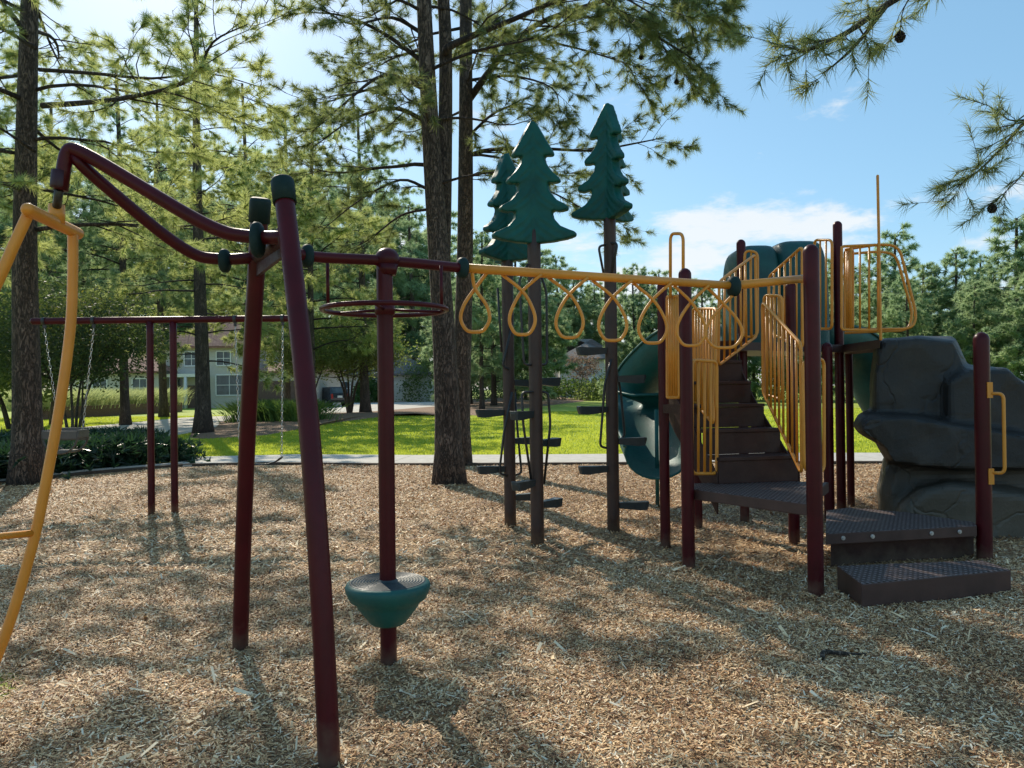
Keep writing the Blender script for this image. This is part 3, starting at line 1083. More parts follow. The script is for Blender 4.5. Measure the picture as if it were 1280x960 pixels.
broadleaf('crape_myrtle', G(92, 560), 4, 4.4, 2.3, 31, 'dark leaved multi stemmed tree behind the swing set planter', m_leaf_dk, 40, 0.10, cz=3.15, r0=0.05, n=330)
broadleaf('crape_myrtle', G(437, 517), 5, 6.2, 3.6, 32, 'multi stemmed crape myrtle beside the parked dark car', m_leaf, 40, 0.16, cz=4.5, r0=0.09, n=420)
broadleaf('small_tree', G(105, 556), 1, 4.4, 1.1, 33, 'small tree with yellowing leaves behind the yellow spinner', m_leaf_y, 26, 0.09, cz=3.7, r0=0.04, n=90)
broadleaf('crape_myrtle', G(387, 520), 4, 5.8, 3.0, 34, 'thin stemmed small tree behind the nearest leaning post', m_leaf, 36, 0.14, cz=4.2, r0=0.07, n=320)
broadleaf('small_tree', G(728, 500), 1, 6.5, 2.2, 36, 'pale reddish young tree staked on the far lawn', foliage_mat('pale_bronze_leaves', (0.2, 0.13, 0.09), (0.3, 0.2, 0.14), (0.4, 0.26, 0.18), 0.4), 20, 0.22, cz=4.6, r0=0.08, n=90)
for i, (px, py, H, rad) in enumerate([(15, 536, 6, 4.0), (-60, 545, 6, 4.0), (165, 500, 8, 4.5), (348, 504, 7, 3.6)]):
    b = G(px, py)
    broadleaf('oak_tree', b, 2, H, rad, 40 + i, ['dense low oak at the left edge behind the first pine', 'leafy oak off the left edge shading the shrubs', 'broad oak growing close to the left wing of the tiled house',
              'round oak standing in front of the brown garage', 'wide oak between the cream garage and the forked pine'][i], m_leaf, 36, 0.2, cz=H * 0.62, r0=0.12, n=300)

# ------------------------------------------------------------------ bushes
def bush(name, c, rx, ry, h, seed, label, mat, n=60, k=26, size=0.09, cat='shrub', group=None, box=False):
    g = np.random.default_rng(seed)
    c = Vector(c)
    t = thing(name, c, label, cat, group)
    P = []
    while len(P) < n:
        v = g.uniform(-1, 1, 3); v[2] = abs(v[2])
        if not box and np.linalg.norm(v) > 1: continue
        if not box:
            nn = np.linalg.norm(v); v = v / nn * (0.55 + 0.45 * nn)
        P.append([c.x + v[0] * rx, c.y + v[1] * ry, c.z + 0.03 + v[2] * h])
    st = MB()
    for q in P[:14]:
        st.tube([(c.x + (q[0] - c.x) * 0.3, c.y + (q[1] - c.y) * 0.3, c.z - 0.03), q], [0.012, 0.006], 4)
    st.build('stems', m_bark_dk, t)
    npmesh('foliage', leaves(np.array(P), k, min(rx, h) * 0.16, size, g, 0.8), 4, mat, t)
    return t


gi = random.Random(3)
# dark strap leaved shrubs along the curb at left
sh0 = None
shpos = [(-30, 602, 1.2), (20, 598, 1.0), (62, 590, 1.0), (100, 588, 1.05), (135, 584, 1.0), (166, 580, 1.0), (196, 578, 0.85), (225, 577, 0.5), (85, 572, 1.0), (130, 570, 1.0), (165, 568, .9), (40, 580, 1.0), (0, 580, 1.1)]
for i, (px, py, s_) in enumerate(shpos):
    p = G(px, py)
    if sh0 is None:
        g = np.random.default_rng(77)
        sh0 = thing('strap_leaf_shrub', p, 'dark glossy arching shrub in the row behind the left curb', 'shrub', 'dark arching shrubs behind the left curb')
        P0 = np.stack([p.x + g.normal(size=520) * 0.42, p.y + g.normal(size=520) * 0.35, 0.08 + g.random(520) * 0.48], 1)
        D0 = unit(np.stack([g.normal(size=520), g.normal(size=520), 0.5 + g.random(520)], 1))
        npmesh('foliage', spikes(P0, D0, 7, 0.24, 0.05, (0.2, 1.1), 0.1, g), 3, m_shrub, sh0)
        st = MB()
        for q in range(12):
            a = q * 0.53; st.tube([(p.x, p.y, -0.03), (p.x + math.cos(a) * .3, p.y + math.sin(a) * .3, .45)], [.012, .006], 4)
        st.build('stems', m_bark_dk, sh0)
    else:
        copy_tree(sh0, p, gi.random() * 6, s_ * gi.uniform(.9, 1.1))


def grass_clump(name, c, h, w, n, seed, label, mat, group, bw=0.03):
    g = np.random.default_rng(seed)
    c = Vector(c)
    P = np.stack([c.x + g.normal(size=n) * w * 0.35, c.y + g.normal(size=n) * w * 0.35, np.full(n, c.z)], 1)
    out = unit((P - np.array(c)) * np.array([1, 1, 0]) + 1e-4)
    D = unit(out * (0.15 + 0.5 * g.random((n, 1))) + np.array([0, 0, 1]))
    L = h * (0.6 + 0.5 * g.random((n, 1)))
    side = unit(np.cross(D, g.normal(size=(n, 3)))) * bw / 2
    mid = P + D * L * 0.6
    tip = mid + unit(D + out * 0.7 - np.array([0, 0, .1])) * L * 0.45
    V = np.concatenate([np.stack([P - side, P + side, mid], 1), np.stack([mid - side, mid + side, tip], 1)]).reshape(-1, 3)
    o = npmesh(name, V, 3, mat, org=c)
    return tag(o, label, 'ornamental grass', group)


# raised brick planter with tall grasses
pa = G(60, 524); pb = G(228, 514)
pl = MB()
d = (pb - pa).normalized(); nn = Vector((-d.y, d.x, 0))
L_ = (pb - pa).length
pl.prism([(pa.x, pa.y), (pb.x, pb.y), (pb.x + nn.x * .4, pb.y + nn.y * .4), (pa.x + nn.x * .4, pa.y + nn.y * .4)], -0.04, 0.72)
pl.prism([((pb - d * .4).x + nn.x * .403, (pb - d * .4).y + nn.y * .403), (pb.x + nn.x * .403, pb.y + nn.y * .403), (pb.x + nn.x * 5, pb.y + nn.y * 5), ((pb - d * .4).x + nn.x * 5, (pb - d * .4).y + nn.y * 5)], -0.04, 0.72)
plo = pl.build('planter_wall', m_brick, org=pa)
tag(plo, 'low dark brick planter wall in front of the tall grasses', 'planter')
og = None
for i, fx in enumerate([0.0, 0.09, .18, .27, .36, .45, .54, .63, .72, .81, .9, .97, .13, .4, .68]):
    p = pa + d * L_ * fx + nn * (1.2 + (1.6 if i > 11 else 0) + gi.random() * .5) + Vector((0, 0, .5))
    if og is None:
        og = grass_clump('ornamental_grass', p, 1.55, 1.7, 900, 5, 'feathery green grass clump growing in the brick planter', m_orngrass, 'tall grasses in the brick planter', .035)
    else:
        o = og.copy(); COL.objects.link(o); o.location = p; o.rotation_euler = (0, 0, gi.random() * 6); s_ = gi.uniform(.8, 1.1); o.scale = (s_, s_, s_)

# hedges and bushes by the houses
hedge_defs = [((320, 532), 1.2, 'dark strappy lily clump right of the mulch bed pine'),]
lg = None
for i, (px, py) in enumerate([(322, 527), (338, 527), (354, 527), (370, 526), (331, 524), (348, 524), (364, 524), (376, 528)]):
    p = G(px, py)
    if lg is None:
        lg = grass_clump('lily_clump', p, 1.25, 1.8, 700, 15, 'dark green lily clump in the bed behind the far leaning post', m_hedge, 'lily clumps in the right hand bed', .05)
    else:
        o = lg.copy(); COL.objects.link(o); o.location = p; o.rotation_euler = (0, 0, gi.random() * 6)
    (lg)['category'] = 'plant'
for o in bpy.data.objects:
    if o.name.startswith('lily_clump'): o['category'] = 'plant'
bush('hedge', G(250, 506), 9.5, 0.9, 1.1, 91, 'clipped low green hedge along the front of the tiled house', m_hedge, 420, 26, 0.16, 'hedge', box=True)
bush('hedge', G(345, 507), 6.0, 0.9, 1.0, 92, 'clipped low green hedge in front of the brown garage', m_hedge, 300, 26, 0.16, 'hedge', box=True)
for i, (px, py, rx, h, lab) in enumerate([
        (150, 503, 1.6, 4.5, 'tall dark cone shaped shrub by the pale house wall'), (262, 503.5, .9, 4.0, 'spiral clipped topiary beside the house window'),
        (225, 504, 2.2, 2.2, 'rounded dark shrub left of the house doorway'), (330, 504, 3, 3.0, 'dense shrub at the corner of the brown garage'),
        (535, 502, 3.2, 5.5, 'tall clipped hedge block right of the cream garage'), (462, 503, 2, 3, 'rounded shrub under the cream house window'),
        (625, 502, 4.5, 4.5, 'pale green bush on the far lawn left of the climbing trees'), (606, 500, 5, 3.0, 'dark low bush beside the forked pine in the distance'),
        (770, 500, 5, 3.0, 'low bush in front of the far cream house'), (712, 500, 4, 2.4, 'grey green bush left of the far cream house'),
        (820, 500, 7, 4.0, 'wide bush on the far lawn seen behind the slide'), (870, 500, 7, 3.5, 'bush beyond the lawn seen under the stair rail'),
        (1000, 498, 8, 4.0, 'bush beyond the lawn seen between the tower posts'), (1090, 498, 8, 5.0, 'dark bush beyond the lawn left of the rock climber'),
        (1255, 497, 6, 4.5, 'dark bush at the right edge behind the rock climber'), (1190, 497, 6, 3.5, 'bush at the foot of the right hand tree line'),
        (675, 497, 5, 2.5, 'low bush between the two brown climbing tree posts'), (940, 499, 8, 4.0, 'bush beyond the lawn behind the middle of the stairs')]):
    p = G(px, py)
    bush('shrub', p, rx, rx * .8, h, 100 + i, lab, m_hedge if i % 2 else m_leaf, 150, 26, 0.30 if p.y > 60 else .2)

# lawn blades (stuff)
n = 260000
y = 16.5 + 34 * rng.random(n) ** 1.5
x = (rng.random(n) * 2 - 1) * (0.70 * y)
ey_ = np.interp(x, ex, ey)
def inpoly(x, y, poly):
    c = np.zeros(len(x), bool)
    for i in range(len(poly)):
        x0_, y0_ = poly[i - 1]; x1_, y1_ = poly[i]
        if y0_ == y1_: continue
        c ^= ((y0_ > y) != (y1_ > y)) & (x < (x1_ - x0_) * (y - y0_) / (y1_ - y0_) + x0_)
    return c
ok = (y > ey_ + 2.3)
for q_ in NOGRASS:
    ok &= ~inpoly(x, y, [(p.x, p.y) for p in q_])
x, y = x[ok], y[ok]; n = len(x)
h = 0.05 * (0.6 + 0.8 * rng.random(n)); w = 0.010 + y * 0.0004
a = rng.random(n) * PI
B = np.stack([x, y, np.full(n, -0.035)], 1)
S = np.stack([np.cos(a) * w, np.sin(a) * w, np.zeros(n)], 1)
Tt = B + np.stack([rng.normal(0, .02, n), rng.normal(0, .02, n), h], 1)
tag(npmesh('lawn_grass', np.stack([B - S, B + S, Tt], 1).reshape(-1, 3), 3, m_grass), 'mown green lawn grass beyond the concrete walk', 'grass', kind='stuff')

# ------------------------------------------------------------------ houses
def window(h, c, w, hh, d=0.06):
    c = Vector(c)
    m = MB()
    for (dx, dz, sw, sh) in ((0, hh / 2, w, .12), (0, -hh / 2, w, .12), (-w / 2, 0, .12, hh - .12), (w / 2, 0, .12, hh - .12)):
        m.box(c + Vector((dx, -d, dz)), (sw, .1, sh))
    m.box(c + Vector((0, -d + .02, 0)), (.06, .06, hh - .14)); m.box(c + Vector((0, -d + .023, 0)), (w - .14, .06, .06))
    f = m.build('window', m_white, h)
    p = MB(); p.box(c + Vector((0, -.02, 0)), (w - .1, .04, hh - .1)); p.build('pane', m_glass, f)


def gable_house(name, label, blocks, details, mat, roofm):
    x0 = (blocks[0][0] + blocks[0][1]) / 2
    h = thing(name, (x0, blocks[0][2], 0), label, 'house')
    for (xa, xb, ya, yb, ze, zr) in blocks:
        m = MB(); m.box(((xa + xb) / 2, (ya + yb) / 2, ze / 2 - .02), (xb - xa, yb - ya, ze + .04)); m.build('wall', mat, h)
        r = MB(); o = 0.6; ym = (ya + yb) / 2; hip = (yb - ya) * .45
        vs = [(xa - o, ya - o, ze), (xb + o, ya - o, ze), (xb + o, yb + o, ze), (xa - o, yb + o, ze), (xa + hip, ym, zr), (xb - hip, ym, zr)]
        r.add(vs, [(3, 2, 1, 0), (0, 1, 5, 4), (1, 2, 5), (2, 3, 4, 5), (3, 0, 4)], False)
        r.box(((xa + xb) / 2, ya - o + .0, ze - .11), (xb - xa + 2 * o, .1, .2))
        r.build('roof', roofm, h)
    return h


Y1 = 75
X = lambda px, Y: at(px, 480, Y).x
h1 = gable_house('house', 'cream house with red tiled roof behind the swing set', [
    (X(205, Y1), X(322, Y1), Y1, Y1 + 10, 6.0, 10.0), (X(90, Y1 - 2), X(203, Y1 - 2), Y1 - 2, Y1 + 8, 3.6, 6.4), (X(324, Y1 - 3), X(396, Y1 - 3), Y1 - 3, Y1 + 7, 3.4, 5.6)], None, m_cream, m_tile)
for px, z, w, hh in [(287, 2.2, 2.6, 2.0), (240, 4.8, 1.4, 1.4), (280, 4.8, 1.4, 1.4), (222, 2.0, 1.2, 2.0)]:
    window(h1, (X(px, Y1), Y1, z), w, hh)
for px, z, w, hh in [(125, 2.0, 1.4, 1.8), (175, 2.0, 1.4, 1.8)]:
    window(h1, (X(px, Y1 - 2), Y1 - 2, z), w, hh)
m = MB(); m.box((X(352, Y1 - 3), Y1 - 3.05, 1.25), (4.4, .1, 2.5))
for k_ in range(4): m.box((X(352, Y1 - 3), Y1 - 3.12, .35 + k_ * .6), (4.2, .04, .5))
m.build('garage_door', m_door, h1)
m = MB()
for px in (214, 232, 250): m.tube([(X(px, Y1 - 1.6), Y1 - 1.6, 0), (X(px, Y1 - 1.6), Y1 - 1.6, 3.0)], .16, 10)
m.box((X(232, Y1 - 1), Y1 - .9, 3.15), (3.4, 1.7, .3)); m.build('porch', m_white, h1)
m = MB(); m.box((X(237, Y1), Y1 - .05, 1.1), (1.1, .1, 2.2)); m.build('door', m_door, h1)

Y2 = 98
h2 = gable_house('house', 'cream brick house with a wide cream garage door behind the parked car', [
    (X(410, Y2), X(534, Y2), Y2, Y2 + 12, 3.6, 7.2)], None, m_cream, m_slate)
m = MB(); m.box((X(496, Y2), Y2 - .06, 1.35), (5.6, .1, 2.7))
for k_ in range(4): m.box((X(496, Y2), Y2 - .13, .36 + k_ * .66), (5.4, .04, .58))
m.build('garage_door', m_creamdoor, h2)
window(h2, (X(470, Y2), Y2, 1.8), 1.5, 2.2); window(h2, (X(430, Y2), Y2, 1.8), 1.6, 1.8)
Y3 = 112
h3 = gable_house('house', 'pale two storey house with white porch columns at the far end of the lawn', [
    (X(700, Y3), X(772, Y3), Y3, Y3 + 12, 5.8, 9.0), (X(774, Y3), X(860, Y3), Y3, Y3 + 10, 3.6, 7)], None, m_cream, m_slate)
window(h3, (X(735, Y3), Y3, 4.8), 1.2, 1.3); window(h3, (X(715, Y3), Y3, 1.9), 1.4, 1.8); window(h3, (X(800, Y3), Y3, 1.9), 1.6, 1.8)
m = MB()
for px in (738, 748, 760): m.tube([(X(px, Y3 - 1.6), Y3 - 1.6, 0), (X(px, Y3 - 1.6), Y3 - 1.6, 2.8)], .2, 10)
m.box((X(749, Y3), Y3 - .9, 2.95), (3.6, 1.7, .3)); m.build('porch', m_white, h3)

# ------------------------------------------------------------------ parked car (rear towards the camera, angled)
def suv():
    c = G(411, 508); c.z = -0.0
    t = thing('parked_car', c, 'dark blue sport utility car parked on the driveway, rear facing the playground', 'car')
    ang = R(-52)
    ca, sa = math.cos(ang), math.sin(ang)

    def W(x, y, z): return (c.x + x * ca - y * sa, c.y + x * sa + y * ca, c.z + z)
    prof = [(-2.45, .45), (-2.5, .8), (-2.45, 1.1), (-1.5, 1.2), (-.95, 1.25), (-.2, 1.85), (2.1, 1.9), (2.42, 1.25), (2.5, .85), (2.45, .42)]
    m = MB(); n = len(prof)
    vs = [W(x, -.95 + (.12 if z > 1.3 else 0), z) for x, z in prof] + [W(x, .95 - (.12 if z > 1.3 else 0), z) for x, z in prof]
    fs = [tuple(range(n)), tuple(range(n, 2 * n))[::-1]] + [(i, n + i, n + (i + 1) % n, (i + 1) % n) for i in range(n)]
    m.add(vs, fs, False)
    body = m.build('body', m_car, t, bevel=.05)
    for s_ in (-1, 1):
        w = MB(); yy = s_ * .905
        w.add([W(-.75, yy * .99, 1.32), W(2.05, yy * .99, 1.32), W(1.9, yy * .93, 1.76), W(-.15, yy * .93, 1.76)], [(0, 1, 2, 3)], False); w.build('side_window', m_glass, t)
    w = MB(); w.add([W(2.425, -.75, 1.3), W(2.425, .75, 1.3), W(2.19, .7, 1.78), W(2.19, -.7, 1.78)], [(0, 1, 2, 3)], False); w.build('rear_window', m_glass, t)
    for s_ in (-1, 1):
        w = MB(); b_ = W(2.46, s_ * .8, 1.0); w.box(b_, (.12, .2, .45), ang); w.build('tail_light', m_red, t)
    w = MB(); w.box(W(2.5, 0, .95), (.04, .5, .2), ang); w.build('licence_plate', m_white, t)
    w = MB(); w.box(W(2.5, 0, .5), (.16, 1.8, .22), ang); w.build('bumper', m_tyre, t)
    for x in (-1.5, 1.5):
        for s_ in (-1, 1):
            w = MB(); a = Vector(W(x, s_ * .98, .37)); b_ = Vector(W(x, s_ * .74, .37)); w.tube([a, b_], .38, 18); wh = w.build('wheel', m_tyre, t)
            w = MB(); w.tube([Vector(W(x, s_ * .995, .37)), a], .22, 14); w.build('rim', m_steel, wh)
suv()

# ------------------------------------------------------------------ overhead ring ladder with leaning frame
pA0 = G(412, 957); pA1 = at(354, 236, 3.55)
pB0 = G(300, 813); pB1 = at(325, 260, 3.95)
BZ = 2.2
oc = thing('overhead_climber', G(484, 834), 'maroon overhead beam on two leaning posts, carrying golden ring handholds toward the stairs', 'playground climber')
def post(parent, a, b, r=0.0445, mat=m_maroon, cap=None, label=None, round_=True, n=20, bow=0):
    m = MB(); a = Vector(a); b = Vector(b); hd = Vector((a.x - b.x, a.y - b.y, 0))
    m.tube([a - Vector((0, 0, .06))] + [a.lerp(b, k / 16) + hd * (bow * math.sin(PI * k / 16) * (1 if bow else 0)) for k in range(1, 17)], r, n, caps='round' if round_ else 'flat')
    o = m.build('post', mat, parent)
    if label: o['label'] = label
    return o
for a, b, lab in ((pA0, pA1, 'nearest leaning maroon post with dark green cap'), (pB0, pB1, 'rear leaning maroon post with dark green cap')):
    o = post(oc, a, b, .0445, m_maroon, label=lab, bow=.17 if lab.startswith('near') else .09)
    hd_ = Vector((a.x - b.x, a.y - b.y, 0)); bw_ = .17 if lab.startswith('near') else .09
    dd = (b - (a.lerp(b, 15 / 16) + hd_ * bw_ * math.sin(PI * 15 / 16))).normalized()
    m = MB(); m.tube([b - dd * .075, b + dd * .035, b + dd * .047, b + dd * .052], [.0535, .0535, .049, .036], 20, caps='flat'); m.build('cap', m_tealcap, o)
def posAlong(a, b, z): 
    t = (z - a.z) / (b.z - a.z); return a.lerp(b, t)
qa = posAlong(pA0, pA1, BZ); qb = posAlong(pB0, pB1, BZ)
# gusset bracket between the posts
m = MB()
mid = (qa + qb) / 2
m.slab([posAlong(pA0, pA1, 2.13), posAlong(pA0, pA1, 2.27), posAlong(pB0, pB1, 2.27), posAlong(pB0, pB1, 2.10)], .02)
m.tube([qa, qb], .035, 14)
m.build('bracket', m_maroon_dk, oc)
ball = at(484, 324, 4.18); ball.z = BZ
j578 = atz(578, 335, BZ); j578 = at(578, 335, 4.46)
BZ2 = j578.z
start = mid.copy(); start.z = at(340, 304, mid.y).z
m = MB(); m.tube(smooth_path([start, at(385, 320, 3.98), Vector((ball.x, ball.y, at(484, 326, 4.18).z)), j578], 8), .029, 16)
m.build('beam', m_maroon, oc)
ballc = at(484, 324, 4.18)
pb0 = G(486, 834)
o = post(oc, pb0, (pb0.x, pb0.y, ballc.z - .02), .0445, m_maroon, label='upright maroon post with ball top')
m = MB(); m.ell(at(484, 324, pb0.y), (.068, .068, .062), n=20)
m.tube([at(484, 331, pb0.y), at(484, 344, pb0.y)], [.062, .047], 20)
m.build('ball_finial', m_maroon, o)
# arch rails to the pivot
piv = at(82, 196, 3.62)
m = MB(); m.tube(round_poly([qa + Vector((.03, 0, 0)), at(322, 297, 3.62), at(272, 291, 3.62), at(92, 183, 3.62), at(82, 192, 3.62), at(76, 238, 3.62)], .22, 8), .032, 16); m.build('arch_rail', m_maroon, oc)
m = MB(); m.tube(round_poly([qb, at(282, 325, 4.0), at(236, 320, 3.95), at(110, 215, 3.66), at(92, 194, 3.63)], .3, 8), .030, 16); m.build('arch_rail', m_maroon, oc)
m = MB(); m.tube([at(76, 214, 3.62), at(74, 233, 3.62), at(73.5, 236, 3.62)], [.040, .040, .036], 16); m.build('pivot_collar', m_maroon_dk, oc)
def clamp(p, hgt=.07, wid=.03, axis=(0, 0, 1), d=None):
    m = MB(); d = Vector(d or (1, 0, 0)).normalized(); z = Vector(axis)
    y_ = z.cross(d).normalized(); rot = Matrix((d, y_, z)).transposed()
    m.ell(p, (wid, hgt * .75, hgt), rot, n=16, p=.8); return m.build('clamp', m_tealcap, oc)
clamp(at(322, 300, 3.6), .085, .032); clamp(at(281, 326, 3.98), .062, .03); clamp(at(384, 320, 3.98), .062, .03, d=(.7, .6, 0)); clamp(at(578, 335, 4.46), .062, .035, d=(.8, .5, 0)); clamp(at(917, 358, 5.26), .07, .045, d=(.9, .4, 0))
# golden beam and rings
e918 = at(916, 357, 5.26)
eP = at(1008, 348, 5.6)
m = MB(); m.tube([j578, e918], .027, 16); m.build('beam', m_yellow, oc)['label'] = 'golden yellow beam that the ring handholds hang from'
m = MB(); m.tube([e918, eP], .029, 16); m.build('beam', m_yellow, oc)['label'] = 'short golden yellow beam joined to the tower post'
bd = (e918 - j578); bl = bd.length; bu = bd.normalized()
rr_ = [(600, 594, 10, 18), (652, 653, 25, 16), (710, 712, 25, 17), (765, 766, 25, 17.5), (815, 816, 24, 17.5), (864, 864, 22, 18), (905, 905, 21, 23)]
for i, (tx, cx, sp_, bw) in enumerate(rr_):
    f_ = (tx - 578) / (916 - 578)
    Y = j578.y * e918.y / (e918.y + (j578.y - e918.y) * f_) if False else 1 / ((1 - f_) / j578.y + f_ / e918.y)
    yt = 335 + (357 - 335) * f_
    pts = [at(tx - sp_, yt + 3, Y - .02), at(cx, yt + 24, Y), at(cx + bw * .78, yt + 45, Y + .0), at(cx + bw, yt + 62, Y), at(cx + bw * .6, yt + 76, Y + .0), at(cx, yt + 78.5, Y), at(cx - bw * .6, yt + 76, Y), at(cx - bw, yt + 62, Y), at(cx - bw * .78, yt + 45, Y), at(cx, yt + 24, Y + .02), at(tx + sp_, yt + 3, Y + .03)]
    m = MB(); m.tube(smooth_path(pts, 6), .0105, 10); m.build('ring_handhold', m_yellow, oc)

# standing spinner on the ball post
sb = G(486, 834); sc_ = at(487, 728, sb.y)
sp_ = thing('standing_spinner', (sb.x, sb.y, sc_.z - .25), 'teal bowl shaped standing disc with an overhead maroon hand ring on the ball topped post', 'spinner')
m = MB(); m.lathe((sb.x, sb.y, sc_.z), [(.046, -.225), (.085, -.222), (.10, -.21), (.165, -.125), (.172, -.105), (.205, -.085), (.226, -.04), (.229, -.015), (.222, .0), (.205, .006)], 48)
m.build('bowl', m_teal, sp_)
m = MB(); prof = [(.205, .0055)]
for k_ in range(9): prof += [(.200 - k_ * .016, .010), (.192 - k_ * .016, .010), (.190 - k_ * .016, .005), (.186 - k_ * .016, .005)]
prof += [(.046, .02)]
m.lathe((sb.x, sb.y, sc_.z), prof, 48); m.build('ribbed_top', m_peg, sp_)
m = MB(); zr = at(484, 387, sb.y).z; R_ = .335
m.tube([(sb.x + R_ * math.cos(a), sb.y + R_ * math.sin(a), zr) for a in [2 * PI * k / 48 for k in range(48)]], .0135, 10, closed=True)
m.build('hand_ring', m_maroon, sp_)
m = MB()
for a in (.5, 2.6, 4.7): m.tube([(sb.x + .05 * math.cos(a), sb.y + .05 * math.sin(a), zr + .0), (sb.x + R_ * math.cos(a), sb.y + R_ * math.sin(a), zr)], .008, 8)
m.lathe((sb.x, sb.y, zr), [(.047, -.03), (.054, -.028), (.054, .028), (.047, .03)], 24)
m.build('spoke', m_maroon, sp_)
for px, Y_ in ((410, sb.y - .06), (552, sb.y + .1)):
    m = MB(); a = at(px, 386, Y_); a.z = zr
    m.tube([a, (a.x, a.y, BZ2 + .0 + (at(px, 322 if px < 480 else 332, Y_).z - BZ2))], .0095, 8); m.build('hanger_rod', m_maroon, sp_)

# hanging yellow spinner at left
ys = thing('hanging_spinner', at(70, 258, 3.7), 'golden yellow bowed frame spinner hanging from the maroon arch at the left edge', 'spinner')
m = MB(); m.tube([at(74, 236, 3.62), at(71, 258, 3.68)], .02, 12); m.build('spindle', m_black, ys)
m = MB(); Lp = at(35, 262, 3.46); Rp = at(97, 292, 3.9); m.tube([Lp, Rp], .030, 16, caps='round'); cpt = Lp.lerp(Rp, .55); m.tube([cpt, cpt + Vector((0, 0, .09))], .036, 16)
m.build('cross_bar', m_yellow, ys)
m = MB(); rl = smooth_path([at(91, 292, 3.85), at(91, 340, 3.86), at(88, 410, 3.86), at(76, 500, 3.84), at(60, 590, 3.82), at(44, 668, 3.8), at(18, 760, 3.76), at(-8, 830, 3.72), at(-40, 880, 3.66)], 6)
m.tube(rl, .0245, 14, caps='round'); m.build('side_rail', m_yellow, ys)
m = MB(); ll = smooth_path([at(36, 266, 3.5), at(18, 305, 3.48), at(-2, 350, 3.46), at(-45, 440, 3.42), at(-80, 560, 3.4), at(-100, 700, 3.4), at(-90, 800, 3.45), at(-60, 870, 3.55), at(-40, 880, 3.66)], 6)
m.tube(ll, .0245, 14, caps='round'); m.build('side_rail', m_yellow, ys)
m = MB(); m.tube([at(-97, 680, 3.42), at(45, 666, 3.8)], .017, 12); m.build('rung', m_yellow, ys)

# ------------------------------------------------------------------ swing set and swings
sw = thing('swing_set', G(190, 642), 'maroon single beam swing frame on two upright posts', 'swing set')
Ys = G(190, 642).y
for px, py, pt in ((189.5, 642, 188), (218.5, 641, 217)):
    a = G(px, py); b = at(pt, 404, a.y); b.x = a.x; b.z = at(pt, 402, a.y).z
    post(sw, a, b, .043, m_maroon, round_=False)
bA = at(42, 401.5, Ys - .15); bB = at(362, 398, Ys + .2)
m = MB(); m.tube([bA, bB], .042, 16, caps='round'); m.build('beam', m_maroon, sw)
for px in (55, 115, 292, 353):
    f_ = (px - 42) / 320; p = bA.lerp(bB, f_)
    m = MB(); m.tube([p - Vector((.02, 0, 0)), p + Vector((.02, 0, 0))], .049, 14); m.box(p - Vector((0, 0, .065)), (.03, .03, .05)); m.build('hanger', m_black, sw)
def chain(parent, a, b):
    m = MB(); a = Vector(a); b = Vector(b); L = (b - a).length; n = int(L / .05); d = (b - a).normalized()
    u = d.orthogonal().normalized(); w = d.cross(u)
    for i in range(n):
        c = a + d * (i + .5) * L / n; s_ = u if i % 2 else w
        pts = [c + d * .028 * math.cos(t) + s_ * .013 * math.sin(t) for t in [2 * PI * k / 8 for k in range(8)]]
        m.tube(pts, .004, 4, closed=True)
    return m.build('chain', m_steel, parent)
p1 = bA.lerp(bB, (55 - 42) / 320) - Vector((0, 0, .09)); p2_ = bA.lerp(bB, (115 - 42) / 320) - Vector((0, 0, .09))
s1 = at(80, 538, Ys + .1)
bs = thing('bucket_swing', at(80, 550, Ys), 'grey bucket seat swing hanging on chains from the left end of the beam', 'swing')
sa1 = at(74, 536, Ys + .05); sa2 = at(103, 540, Ys + .1)
chain(bs, p1, sa1); chain(bs, p2_, sa2)
m = MB(); c = at(82, 552, Ys + .1); w_ = .22
prof = []
outer = []
for k in range(13):
    a = PI * k / 12
    outer.append((c.x - w_ * math.cos(a) * (1), c.z + .12 - .26 * math.sin(a) ** .8))
for y_, yn in ((-.14, -.10), (.10, .14)):
    vs = [(x, c.y + y_, z) for x, z in outer] + [(x, c.y + yn, z) for x, z in outer]
    n_ = len(outer); m.add(vs, [(i, i + 1, n_ + i + 1, n_ + i) for i in range(n_ - 1)], True)
    m.tube([(x, c.y + (y_ + yn) / 2, z) for x, z in outer], .014, 8)
m.box((c.x, c.y - .12, c.z + .09), (w_ * 2, .03, .10)); m.box((c.x, c.y + .12, c.z + .09), (w_ * 2, .03, .16))
m.box((c.x, c.y, c.z - .12), (.2, .26, .03)); m.box((c.x - w_, c.y, c.z + .1), (.02, .24, .1)); m.box((c.x + w_, c.y, c.z + .1), (.02, .24, .1))
m.build('seat', m_rubber, bs, bevel=.008)
p3_ = bA.lerp(bB, (292 - 42) / 320) - Vector((0, 0, .09)); p4_ = bA.lerp(bB, (353 - 42) / 320) - Vector((0, 0, .09))
bl_ = thing('belt_swing', at(325, 576, Ys + .2), 'black belt seat swing hanging from the right end of the beam behind the leaning posts', 'swing')
e1 = at(300, 570, Ys + .1); e2 = at(352, 571, Ys + .2)
chain(bl_, p3_, e1); chain(bl_, p4_, e2)
m = MB(); bp = smooth_path([e1, at(308, 577, Ys + .1), at(325, 580, Ys + .15), at(343, 577, Ys + .2), e2], 5)
vs = [p + Vector((0, -.07, 0)) for p in bp] + [p + Vector((0, .07, 0)) for p in bp]; n_ = len(bp)
m.add(vs, [(i, i + 1, n_ + i + 1, n_ + i) for i in range(n_ - 1)], True)
so = m.build('seat', m_black, bl_); sm_ = so.modifiers.new('thick', 'SOLIDIFY'); sm_.thickness = .012

